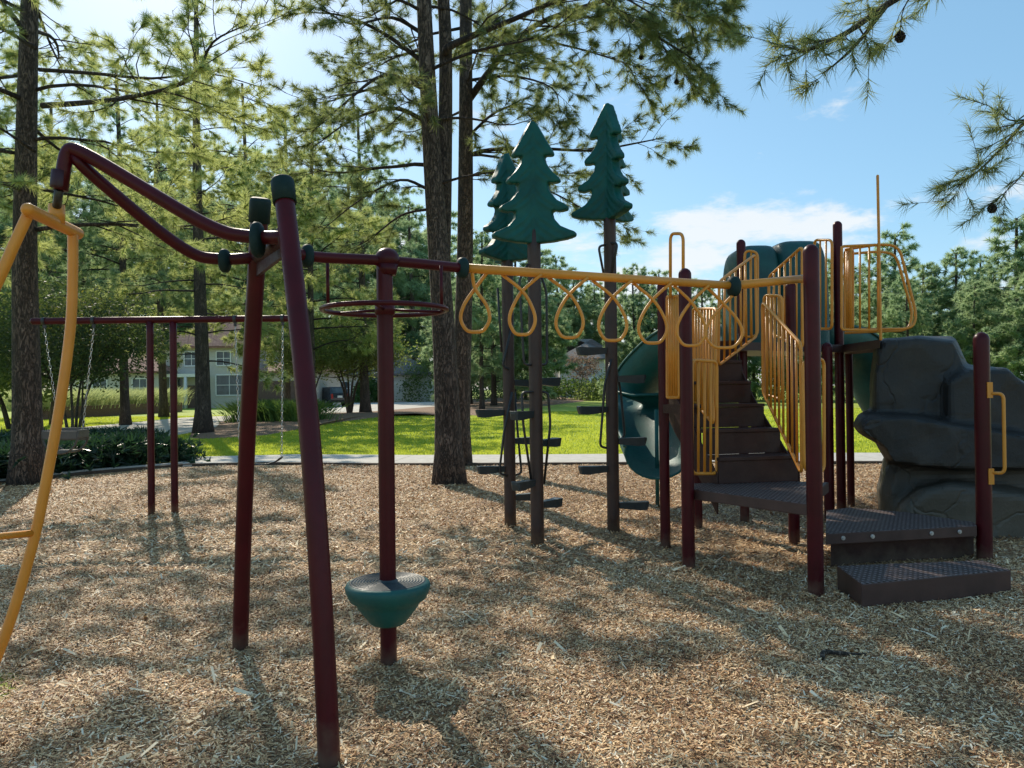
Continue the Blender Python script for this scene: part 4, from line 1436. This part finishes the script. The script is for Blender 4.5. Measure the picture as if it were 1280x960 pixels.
# ------------------------------------------------------------------ fir shaped climbers
def fir_crown(w, h, thick, seed=0):
    """puffy moulded silhouette from a filled 2D curve"""
    half = [(0.0, 1.0), (.05, .985), (.10, .93), (.20, .81), (.27, .735), (.285, .705), (.265, .685), (.22, .685), (.15, .70),
            (.18, .63), (.26, .555), (.35, .50), (.37, .475), (.35, .455), (.29, .452), (.20, .465),
            (.22, .39), (.32, .31), (.45, .262), (.475, .235), (.455, .215), (.37, .205), (.25, .225),
            (.27, .16), (.36, .09), (.50, .045), (.56, .03), (.575, .005), (.555, -.012), (.45, -.03), (.25, -.045), (0, -.05)]
    pts = [(x * w / 1.15, y * h) for x, y in half] + [(-.02 * w, -.05 * h), (-.02 * w, .985 * h)]
    P = [Vector((x, y, 0)) for x, y in pts]
    n = len(P); t2 = Vector((0, 0, thick * .42))
    # widest in the body, thin at the rim: three layers
    vs = [p - t2 for p in P] + [p + t2 for p in P]
    fs = [tuple(range(n))[::-1], tuple(range(n, 2 * n))] + [(i, (i + 1) % n, n + (i + 1) % n, n + i) for i in range(n)]
    return vs, fs


def peg(p, tip):
    p = Vector(p); tip = Vector(tip)
    m = MB(); d = (tip - p); L = d.length; d.normalize(); s_ = d.cross(Vector((0, 0, 1))).normalized(); zz = Vector((0, 0, 1))
    prof = [(0, .03, .025, .035), (.15, .035, .028, .04), (.7, .05, .03, .055), (.93, .055, .034, .05), (1.0, .035, .030, -.005)]
    vs = []
    for t, w_, tp_, bt in prof:
        c = p + d * L * t
        for sx, sz in ((-1, tp_), (1, tp_), (.75, -bt), (-.75, -bt)):
            vs.append(c + s_ * w_ * sx + zz * sz)
    fs = [(0, 1, 2, 3), tuple(len(vs) - 4 + k for k in (3, 2, 1, 0))]
    for i in range(len(prof) - 1):
        for j in range(4):
            fs.append((i * 4 + j, (i + 1) * 4 + j, (i + 1) * 4 + (j + 1) % 4, i * 4 + (j + 1) % 4))
    m.add(vs, fs, False)
    return m


def climber(bpx, bpy_, tpx, ybot, ytop, wpx, thick, rots, pegs, handles, label):
    b = G(bpx, bpy_); Y = b.y
    bot = at(tpx, ybot, Y); top = at(tpx, ytop, Y)
    t = thing('climbing_tree', b, label, 'climbing tree', 'fir shaped climbing posts')
    post(t, b, (b.x, b.y, bot.z + .12), .064, m_brownpost, round_=False)
    w = wpx * Y / F
    h = (top.z - bot.z)
    vs, fs = fir_crown(w, h, thick)
    m = MB()
    for qi, rz in enumerate(rots):
        ca, sa = math.cos(R(rz)), math.sin(R(rz))
        m.add([(b.x + v.x * ca - v.z * sa, b.y + v.x * sa + v.z * ca, bot.z + .04 * h + v.y * (1 - .006 * qi)) for v in vs], fs, True)
        # moulded bough ridges standing proud of both faces
        for (x0, y0, x1, y1) in ((.03, .90, .24, .72), (.02, .80, .16, .70), (.03, .68, .30, .475), (.03, .60, .22, .46), (.03, .46, .38, .235), (.03, .38, .28, .225), (.03, .26, .48, .01), (.03, .18, .36, -.02), (.03, .10, .2, -.03)):
            for sd in (-1, 1):
                q = [Vector(((x0 + (x1 - x0) * u_) * w / 1.15, (y0 + (y1 - y0) * (u_ ** .62)) * h, sd * thick * .42)) for u_ in (0, .25, .5, .75, 1)]
                m.tube([(b.x + v.x * ca - v.z * sa, b.y + v.x * sa + v.z * ca, bot.z + .04 * h + v.y) for v in q], [.006, .010, .012, .010, .006], 6)
    co = m.build('crown', m_fir, t)
    md = co.modifiers.new('rm', 'REMESH'); md.mode = 'VOXEL'; md.voxel_size = .0115; md.use_smooth_shade = True
    md = co.modifiers.new('sm', 'SMOOTH'); md.iterations = 5; md.factor = .6
    for (py, tx, dy) in pegs:
        p = at(bpx - (bpy_ - py) * .017, py, Y); p.x = b.x
        tip = at(tx, py, Y + dy)
        tip.z = p.z
        d = (tip - p).normalized()
        peg(p + d * .06, tip).build('step', m_peg, t)
    for pts in handles:
        m = MB(); m.tube(round_poly([at(x, y_, Y + o) for x, y_, o in pts], .05, 4), .0125, 8); m.build('handle', m_black, t)
    return t


climber(672, 681, 665, 304, 158, 110, .12, [-20, 200, 88],
        [(517, 641, -.25), (602, 643, -.3), (476, 697, .3), (554, 698, .3), (631, 700, .25)],
        [[(666, 490, -.08), (652, 490, -.1), (654, 530, -.12), (664, 600, -.07)], [(672, 490, .1), (685, 490, .1), (688, 530, .1), (680, 605, .07)],
         [(660, 330, -.05), (649, 350, -.08), (655, 456, -.08), (664, 456, -.06)], [(672, 330, .05), (683, 365, .1), (684, 456, .1), (672, 456, .06)]],
        'nearest fir shaped climbing post, its flat teal crown squarely facing the camera')
climber(767, 667, 756, 274, 135, 96, .12, [172, 292, 48],
        [(438, 721, -.1), (473, 807, 0), (511, 722, -.1), (551, 808, 0), (585, 724, -.1), (631, 811, 0)],
        [[(764, 449, -.07), (756, 480, -.1), (750, 558, -.1), (758, 560, -.07)], [(768, 449, .07), (776, 490, .1), (781, 545, .1), (772, 552, .07)],
         [(756, 350, -.07), (748, 308, -.1), (757, 306, -.06)], [(764, 345, -.07), (772, 304, -.1), (764, 304, -.06)]],
        'right hand fir shaped climbing post with the tallest, two winged teal crown')
climber(638, 659, 630, 326, 197, 90, .12, [225, 345, 105],
        [(515, 595, -.1), (585, 596, -.1), (478, 676, .2), (551, 676, .2), (622, 678, .2)],
        [[(640, 490, -.07), (630, 540, -.1), (624, 592, -.1), (634, 595, -.07)], [(643, 490, .07), (648, 550, .07), (652, 592, .07), (642, 594, .07)],
         [(640, 405, -.07), (628, 458, -.1), (636, 462, -.07)], [(622, 360, -.07), (627, 440, -.1)]],
        'rear left fir shaped climbing post, half hidden behind the nearest one')

# ------------------------------------------------------------------ climbing tower
tw = thing('climbing_tower', G(861, 713), 'maroon post play tower with brown stairs, golden rails, teal hood and slides', 'play tower')
q861 = G(861, 714); q829 = G(832, 688); q1020 = G(1020, 748); q993 = G(993, 684); q872 = G(873, 661); q931 = G(931, 652); q1231 = G(1231, 705)
q1036 = G(1037, 652); q1050 = G(1052, 640); q1062 = G(1064, 632)
def tpost(q, ytop, r=.052, ptop=None):
    b = at((ptop or 0) or 640 + (q.x / q.y) * F, ytop, q.y)
    z = CAMZ + (480 + 6 - .012 * ((q.x / q.y) * F) - ytop) / F * q.y
    return post(tw, q, (q.x, q.y, z - r), r, m_maroon, n=24)
tpost(q861, 335); tpost(q829, 352, .046); tpost(q1020, 305, .055); tpost(q993, 352, .05); tpost(q872, 420, .045); tpost(q931, 299, .05)
p1231 = tpost(q1231, 415, .06); tpost(q1036, 428, .055); tpost(q1050, 276, .053); tpost(q1062, 436, .045)
# grab bar
zt = at(1232, 492, q1231.y)
m = MB(); xo = q1231.x + .015
z1, z2 = at(1236, 492, q1231.y).z, at(1236, 590, q1231.y).z
yb = q1231.y - .055
m.tube(round_poly([(xo + .02, yb, z1), (xo + .095, yb - .05, z1), (xo + .095, yb - .05, z2), (xo + .02, yb, z2)], .05, 6), .014, 12)
m.box((xo + .01, yb - .004, z1 + .03), (.045, .02, .13)); m.box((xo + .01, yb - .004, z2 - .03), (.045, .02, .13))
m.build('grab_bar', m_yellow, p1231)
# lower landing
LZ = .665
land = [(q861.x + .03, q861.y - .02), (q1020.x - .05, q1020.y + .02), (q1036.x + .0, q1036.y - .1), (q993.x + .1, q993.y + .3), (1.85, 7.05), (q872.x, q872.y - 1.1)]
la = atz(866, 609, LZ)
m = MB(); P_ = [(q861.x + .05, q861.y), (q1020.x - .055, q1020.y), (q1020.x + .09, q1020.y + .35), atz(1036, 603, LZ).xy, atz(980, 601, LZ).xy, atz(897, 603, LZ).xy, atz(868, 604, LZ).xy]
m.prism([(p[0], p[1]) for p in P_], LZ - .085, LZ); m.build('landing', m_deck, tw, bevel=.006)
# transfer platform and step
T0 = .33
def pz(px, py, z): p = atz(px, py, z); return (p.x, p.y)
m = MB(); m.prism([pz(1032, 667, T0), pz(1221, 657, T0), (q1231.x - .02, q1231.y + .1), pz(1130, 640, T0), pz(1062, 634, T0), pz(1033, 638, T0)], T0 - .09, T0)
m.build('platform', m_deck, tw, bevel=.006)
m = MB(); m.prism([pz(1038, 668, T0 - .05), pz(1217, 659, T0 - .05), pz(1190, 645, T0 - .05), pz(1040, 646, T0 - .05)], -.05, T0 - .093); m.build('riser', m_brown, tw)
m = MB()
E0 = Vector((*pz(1032, 667, T0), T0 - .042)); E1 = Vector((*pz(1221, 657, T0), T0 - .042)); En = Vector(((E1 - E0).y, -(E1 - E0).x, 0)).normalized()
for t_ in (.11, .30, .69, .88):
    m = MB(); a = E0.lerp(E1, t_); m.tube([a - En * .01, a + En * .008], .017, 14); m.tube([a, a + En * .014], .009, 10); m.build('bolt', m_steel, tw)
S0 = .185
m = MB(); sp4 = [pz(1077, 730, S0), pz(1264, 712, S0), pz(1228, 700, S0), pz(1046, 707, S0)]
m.prism(sp4, -.05, S0); m.build('step', m_deck, tw, bevel=.008)
# stairs: five lower treads heading slightly left, two upper ones turning right
cx0 = atz(949, 603, LZ)
dirl = Vector((-.25, .968, 0))
a0 = atz(898, 603, LZ); b0 = atz(1000, 603, LZ)
c0 = (a0 + b0) / 2; wv = .38
pos = Vector((c0.x, c0.y, 0)); ang = 0
stepc = []
zc = LZ
dirs = [(-.22), (-.22), (-.22), (-.12), (.1), (.3), (.35)]
hs = [.225, .225, .22, .215, .21, .21, .0]
stair_edges = []
for i in range(6):
    d = Vector((math.sin(dirs[i]), math.cos(dirs[i]), 0)); s_ = Vector((d.y, -d.x, 0))
    n_d = Vector((math.sin(dirs[i + 1]), math.cos(dirs[i + 1]), 0)); n_s = Vector((n_d.y, -n_d.x, 0))
    nxt = pos + d * .27
    zc += hs[i]
    m = MB()
    A_, B_ = pos - s_ * wv, pos + s_ * wv
    C_, D_ = nxt + n_s * wv, nxt - n_s * wv
    # riser and tread
    m.prism([A_.xy, B_.xy, (B_ + d * .02).xy, (A_ + d * .02).xy], zc - hs[i] + (.002 if i else 0), zc - .031)
    m.prism([(A_ - d * .015).xy, (B_ - d * .015).xy, (C_ + d * .018).xy, (D_ + d * .018).xy], zc - .03, zc)
    m.build('stair_tread', m_brown, tw, bevel=.004)
    stair_edges.append((A_.copy(), B_.copy(), zc, D_.copy(), C_.copy()))
    pos = nxt
for side in (0, 1):
    m = MB()
    for i, (A_, B_, z, D_, C_) in enumerate(stair_edges):
        p, q = (A_, D_) if side == 0 else (B_, C_)
        s_ = (B_ - A_).normalized() * (-.012 if side == 0 else .012)
        zt0, zt1 = z - hs[i] + .12, z + .12 - (.005)
        m.slab([Vector((p.x + s_.x, p.y + s_.y, zt0 - .38)), Vector((q.x + s_.x, q.y + s_.y, zt1 - .38)), Vector((q.x + s_.x, q.y + s_.y, zt1 - .03)), Vector((p.x + s_.x, p.y + s_.y, zt0 - .03))], .012)
    m.build('stringer', m_brown, tw)
# top deck
DZ = zc
dk = [(stair_edges[-1][3] + Vector((0, .0, 0))).xy, stair_edges[-1][4].xy, (q1050.x, q1050.y - .1), at(1100, 430, 8.0).xy, at(1105, 430, 8.9).xy, (q1062.x, q1062.y + .3), (q931.x + .3, q931.y + 1.3), (q931.x - .1, q931.y)]
m = MB(); m.prism([(p[0], p[1]) for p in dk], DZ - .09, DZ - .003); m.build('deck', m_deck, tw)

def rail(corners, nb, r=.0145, rc=.06, br=.0115, label=None, inner=.0):
    """corners: bottom-left, bottom-right, top-right, top-left"""
    bl, br_, tr_, tl = [Vector(c) for c in corners]
    m = MB(); m.tube(round_poly([bl, br_, tr_, tl], rc, 5, True), r, 10, closed=True)
    for i in range(nb):
        t = (i + 1) / (nb + 1)
        m.tube([bl.lerp(br_, t), tl.lerp(tr_, t)], br, 8)
    o = m.build('rail_panel', m_yellow, tw)
    if label: o['label'] = label
    return o
# stair rails
l0, l3, l6 = stair_edges[0], stair_edges[3], stair_edges[5]
up = lambda p, z: Vector((p.x, p.y, z))
r0_, r3_ = stair_edges[0], stair_edges[3]
# left low loop by post 861
rail([at(865, 592, 6.38), at(896, 592, 6.62), at(896, 452, 6.62), at(865, 450, 6.38)], 3)
# left stair rail (rising behind)
rail([up(l0[0], 1.18) + Vector((-.04, 0, 0)), at(866, 500, 7.55), at(866, 386, 7.55), at(896, 386, 6.95)], 7)
rail([at(898, 457, 7.5), at(946, 420, 8.15), at(944, 318, 8.15), at(899, 352, 7.5)], 6, label='golden rail of the upper left stair')
# small extra loop frame beside it
rail([at(930, 422, 8.25), at(947, 420, 8.2), at(947, 315, 8.2), at(931, 313, 8.25)], 1)
# right stair rail
rail([at(1002, 592, 6.45), at(954, 490, 7.2), at(953, 378, 7.2), at(1001, 430, 6.45)], 8, r=.015, rc=.05, label='golden rail along the right of the lower stair')
rail([at(1005, 588, 6.3), at(1030, 590, 6.5), at(1030, 448, 6.5), at(1003, 452, 6.3)], 2, rc=.08)
rail([at(955, 492, 7.3), at(978, 500, 7.0), at(978, 370, 7.0), at(955, 369, 7.3)], 4, rc=.07)
rail([at(1003, 436, 7.0), at(961, 415, 7.7), at(961, 346, 7.7), at(1003, 308, 7.0)], 5, label='golden rail of the upper right stair')
# panel between posts 829 and 861 with hoop
rail([at(834, 497, 6.95), at(849, 497, 6.7), at(849, 370, 6.7), at(834, 371, 6.95)], 4, r=.014, rc=.02, br=.013)
m = MB(); m.tube(round_poly([at(838, 372, 6.8), at(838, 292, 6.8), at(854, 292, 6.6), at(854, 372, 6.6)], .07, 6), .014, 10); m.build('hoop_handle', m_yellow, tw)
m = MB(); a, b_ = at(832, 511, q829.y - .06), at(861, 511, q861.y + .06); m.slab([a + Vector((0, 0, -.04)), b_ + Vector((0, 0, -.04)), b_ + Vector((0, 0, .04)), a + Vector((0, 0, .04))], .05); m.build('cross_beam', m_brown, tw)
# upper deck rails
rail([at(1018, 411, 8.3), at(1040, 411, 8.0), at(1040, 300, 8.0), at(1018, 300, 8.3)], 2)
rail([at(1052, 412, 7.95), at(1098, 413, 7.9), at(1098, 306, 7.9), at(1052, 308, 7.95)], 3, rc=.03, label='golden rail panel at the front of the top deck')
m = MB(); m.tube([at(1101, 424, 7.86), at(1099, 320, 7.88), at(1097, 220, 7.9)], .014, 10, caps='round'); m.build('mast', m_yellow, tw)
m = MB(); m.tube(round_poly([at(1054, 412, 8.1), at(1140, 411, 8.0), at(1146, 395, 8.0), at(1124, 308, 8.0), at(1101, 305, 8.0), at(1056, 312, 8.1)], .12, 7), .0145, 10)
m.tube(round_poly([at(1056, 416, 8.5), at(1136, 413, 8.5), at(1141, 392, 8.5), at(1120, 318, 8.5), at(1100, 314, 8.5), at(1056, 318, 8.5)], .12, 7), .0145, 10)
m.build('bowed_rail', m_yellow, tw)
rail([at(1056, 412, 8.45), at(1066, 412, 8.0), at(1066, 312, 8.0), at(1056, 314, 8.45)], 3)

# hood (moulded teal roof over the slide entrance)
def sweep_shell(m, sections, smooth=True):
    n = len(sections[0]); vs = [v for s_ in sections for v in s_]; fs = []
    for i in range(len(sections) - 1):
        for j in range(n - 1):
            fs.append((i * n + j, i * n + j + 1, (i + 1) * n + j + 1, (i + 1) * n + j))
    m.add(vs, fs, smooth)
m = MB()
for (pl_, pr_, yt_, Y_, lob) in ((921, 978, 306, 9.0, 0), (966, 1038, 301, 9.0, 1)):
    xl, xr = at(pl_, 400, Y_).x, at(pr_, 400, Y_).x; zt_ = at(940, yt_, Y_).z; zb = 1.9
    c = Vector(((xl + xr) / 2, Y_ + .35, zb)); rx = (xr - xl) / 2
    vs = []; n1, n2 = 14, 24
    for i in range(n1 + 1):
        th = PI / 2 * i / n1
        for j in range(n2):
            ph = 2 * PI * j / n2
            sx = math.copysign(abs(math.cos(ph)) ** .45, math.cos(ph)); sy = math.copysign(abs(math.sin(ph)) ** .6, math.sin(ph))
            k_ = math.cos(th) ** .22 if th < PI / 2 - 1e-6 else 0
            wz = 1
            vs.append((c.x + sx * rx * k_ * wz, c.y + sy * .55 * k_ * wz, zb + (zt_ - zb) * math.sin(th) ** .7))
    fs = [(i * n2 + j, i * n2 + (j + 1) % n2, (i + 1) * n2 + (j + 1) % n2, (i + 1) * n2 + j) for i in range(n1) for j in range(n2)]
    m.add(vs, fs, True)
m.build('hood', m_teal_dk, tw)

def chute(path, w, wall, name, label, support=None):
    path = smooth_path(path, 7)
    secs = []
    for i, p in enumerate(path):
        t = (path[min(i + 1, len(path) - 1)] - path[max(i - 1, 0)]).normalized()
        s_ = Vector((t.y, -t.x, 0)).normalized(); n_ = s_.cross(t).normalized()
        if n_.z < 0: n_ = -n_
        # banked outward
        sec = []
        for a_ in range(-8, 9):
            th = R(a_ * 13.5)
            x_ = math.sin(th) * w / 2 * 1.05; h_ = (1 - math.cos(th)) * wall * .75
            lip = 1.0
            sec.append(p + s_ * x_ * lip + n_ * h_)
        e0 = sec[0] - s_ * .05; e1 = sec[-1] + s_ * .05
        sec = [e0 - n_ * .03, e0] + sec + [e1, e1 - n_ * .03]
        secs.append(sec)
    m = MB(); sweep_shell(m, secs)
    o = m.build(name, m_teal, tw); o['label'] = label
    md = o.modifiers.new('wall', 'SOLIDIFY'); md.thickness = .02; md.offset = -1
    return o
sl = chute([Vector((2.75, 9.4, 1.92)), at(866, 446, 10.3), at(826, 474, 10.9), at(803, 508, 11.2), at(800, 540, 10.8), at(808, 570, 10.2), at(818, 590, 9.6), at(822, 598, 9.3)], .72, .42, 'slide', 'twisting teal slide coming down on the left behind the posts')
m = MB(); a = G(822, 632); m.tube([(a.x, a.y, -.05), (a.x, a.y, at(820, 512, a.y).z)], .025, 12); m.build('slide_leg', m_teal, sl)
chute([Vector((3.6, 9.5, 1.92)), at(1060, 452, 9.9), at(1078, 500, 10.0), at(1100, 545, 10.0), at(1130, 590, 9.9), at(1160, 600, 9.8)], .6, .36, 'slide', 'straight teal slide seen between the tower posts and the rock')

# ------------------------------------------------------------------ rock climber
def hull_blob(pts_front, Y0, depth, m, taper=.86):
    """outline in photo pixels at distance Y0, pulled back by depth with taper"""
    fr_ = [at(x, y_, Y0) for x, y_ in pts_front]
    c = sum(fr_, Vector()) / len(fr_)
    rings = []
    for t, sc_2 in ((0, .88), (.07, .97), (.3, 1.0), (.7, 1.0), (1.0, .85)):
        rings.append([Vector((c.x + (p.x - c.x) * sc_2 + .46 * depth * t, Y0 + depth * t, c.z + (p.z - c.z) * (sc_2 if p.z > .05 else 1))) for p in fr_])
    n = len(fr_); vs = [v for r_ in rings for v in r_]; fs = [tuple(range(n)), tuple((len(rings) - 1) * n + k for k in range(n))[::-1]]
    for i in range(len(rings) - 1):
        for j in range(n):
            fs.append((i * n + j, (i + 1) * n + j, (i + 1) * n + (j + 1) % n, i * n + (j + 1) % n))
    m.add(vs, fs, False)
m = MB()
YR = 8.0
hull_blob([(1090, 548), (1088, 470), (1094, 434), (1104, 420), (1150, 418), (1197, 420), (1204, 436), (1222, 482), (1228, 560), (1140, 575)], YR, 1.3, m)
hull_blob([(1180, 575), (1178, 475), (1210, 456), (1262, 458), (1285, 475), (1330, 500), (1340, 575)], YR - .15, 1.5, m)
hull_blob([(1066, 535), (1070, 524), (1080, 519), (1130, 519), (1200, 530), (1300, 545), (1345, 560), (1340, 590), (1180, 590), (1110, 582), (1098, 560), (1074, 545)], YR - .45, 1.7, m)
hull_blob([(1104, 668), (1098, 620), (1106, 585), (1120, 576), (1350, 576), (1370, 660), (1360, 690)], YR - .2, 1.5, m)
hull_blob([(1118, 668), (1124, 640), (1150, 614), (1185, 605), (1240, 612), (1300, 622), (1330, 690)], YR - .6, 1.0, m)
rc_org = G(1190, 668)
rk = m.build('rock_climber', m_rock, org=rc_org)
tag(rk, 'big dark grey moulded boulder climbing wall with an overhanging ledge at the right', 'rock climber')
md = rk.modifiers.new('rm', 'REMESH'); md.mode = 'VOXEL'; md.voxel_size = .035
md = rk.modifiers.new('sm', 'SMOOTH'); md.iterations = 2; md.factor = .5
tx_ = bpy.data.textures.new('rocktex', 'CLOUDS'); tx_.noise_scale = .5; tx_.noise_depth = 4
md = rk.modifiers.new('dp', 'DISPLACE'); md.texture = tx_; md.strength = .035; md.texture_coords = 'LOCAL'
tx2 = bpy.data.textures.new('rockfacet', 'VORONOI'); tx2.noise_scale = .45
md = rk.modifiers.new('dp2', 'DISPLACE'); md.texture = tx2; md.strength = .05; md.mid_level = .5; md.texture_coords = 'LOCAL'

# a fallen twig and a few pine cones on the chips
m = MB(); a = G(1028, 826); m.tube(smooth_path([a + Vector((-.0, 0, .01)), a + Vector((.03, .05, .03)), a + Vector((.12, .06, .02)), a + Vector((.26, .05, .015))], 4), [.014] * 6 + [.012] * 4 + [.006] * 3, 7)
tag(m.build('fallen_stick', m_bark_sm, org=a), 'short crooked brown stick lying on the wood chips in front of the stairs', 'stick')
def cone(p, label):
    m = MB(); p = Vector(p); n1 = 7
    m.ell(p, (.024, .024, .042), n=10)
    for i in range(n1):
        t = i / (n1 - 1); rr = .034 * math.sin(PI * (.15 + .8 * t))
        for j in range(8):
            a_ = 2 * PI * j / 8 + i * .4
            c = p + Vector((math.cos(a_) * rr, math.sin(a_) * rr, -.04 + .08 * t))
            m.ell(c, (.012, .012, .007), n=6)
    return tag(m.build('pine_cone', m_bark_dk, org=p), label, 'pine cone', 'pine cones hanging under the boughs')
for px, py, Y_ in ((763, 49, YB - 2.3), (768, 56, YB - 2.3), (804, 62, YB - 2.8), (808, 80, YB - 2.9), (833, 70, YB - 3), (857, 72, YB - 3.2), (834, 93, YB - 3), (1128, 31, 6.1), (1166, 2, 6.2), (1260, 236, 6.9)):
    tg_ = at(px, py, Y_); pts_ = TUFTS[treeB.name if px < 1000 else treeR.name]
    q_ = pts_[np.argmin(((pts_ - np.array(tg_)) ** 2).sum(1))]
    cone(Vector(q_) - Vector((0, 0, .035)), 'dark pine cone hanging from a bough against the sky')

# ------------------------------------------------------------------ light and sky
AZ = R(-25.5); EL = R(37)
sd_ = Vector((math.sin(AZ) * math.cos(EL), math.cos(AZ) * math.cos(EL), math.sin(EL)))
sl_ = bpy.data.lights.new('sun', 'SUN'); sl_.energy = 5.0; sl_.angle = R(.53); sl_.color = (1, .90, .74)
so_ = bpy.data.objects.new('sun', sl_); COL.objects.link(so_)
so_.rotation_euler = (-sd_).to_track_quat('-Z', 'Y').to_euler()
so_.location = (0, 0, 30)
w = bpy.data.worlds.new('World'); scene.world = w; w.use_nodes = True
nt = w.node_tree; bg = nt.nodes['Background']
sky = nt.nodes.new('ShaderNodeTexSky'); sky.sky_type = 'NISHITA'; sky.sun_disc = False
sky.sun_elevation = EL; sky.sun_rotation = AZ % (2 * PI); sky.air_density = 1.0; sky.dust_density = 0.6; sky.ozone_density = 2.2
tc = nt.nodes.new('ShaderNodeTexCoord')
sx = nt.nodes.new('ShaderNodeSeparateXYZ'); nt.links.new(tc.outputs['Generated'], sx.inputs[0])
def M2(op, a, b=None, c=None):
    n_ = nt.nodes.new('ShaderNodeMath'); n_.operation = op
    for i, v in enumerate((a, b, c)):
        if v is None: continue
        if isinstance(v, (int, float)): n_.inputs[i].default_value = v
        else: nt.links.new(v, n_.inputs[i])
    return n_.outputs[0]
azr = M2('DIVIDE', sx.outputs[0], M2('MAXIMUM', sx.outputs[1], .05))
cb = nt.nodes.new('ShaderNodeCombineXYZ')
nt.links.new(M2('MULTIPLY', azr, 5.0), cb.inputs[0]); nt.links.new(M2('MULTIPLY', sx.outputs[2], 15.0), cb.inputs[1]); nt.links.new(M2('MULTIPLY', sx.outputs[1], .5), cb.inputs[2])
cn = noise(nt, 1.0, 7, cb.outputs[0], .6)
# low cumulus band
el_lo = ramp(nt, [(0.0, (1, 1, 1)), (.19, (.95, .95, .95)), (.235, (.25, .25, .25)), (.33, (.2, .2, .2)), (.6, (.05, .05, .05))], sx.outputs[2])
thr = M2('SUBTRACT', cn.outputs[0], M2('SUBTRACT', .66, M2('MULTIPLY', el_lo.outputs[0], .22)))
cf = nt.nodes.new('ShaderNodeMapRange'); cf.interpolation_type = 'SMOOTHSTEP'
cf.inputs['From Min'].default_value = 0; cf.inputs['From Max'].default_value = .14
cf.inputs['To Min'].default_value = 0; cf.inputs['To Max'].default_value = .85
nt.links.new(thr, cf.inputs[0])
hs = nt.nodes.new('ShaderNodeHueSaturation'); hs.inputs['Saturation'].default_value = 1.1; hs.inputs['Hue'].default_value = .485; nt.links.new(sky.outputs[0], hs.inputs['Color'])
hz = mixc(nt, .38, hs.outputs[0], (2.3, 4.3, 6.2))
col = mixc(nt, cf.outputs[0], hz, (6.3, 6.5, 6.6))
nt.links.new(col, bg.inputs[0]); bg.inputs[1].default_value = .15
scene.view_settings.view_transform = 'Standard'
scene.view_settings.look = 'None'
scene.view_settings.exposure = 0
scene.render.resolution_x = 1024; scene.render.resolution_y = 768
scene.cycles.max_bounces = 5; scene.cycles.diffuse_bounces = 3; scene.cycles.glossy_bounces = 2; scene.cycles.transmission_bounces = 3
scene.cycles.transparent_max_bounces = 4
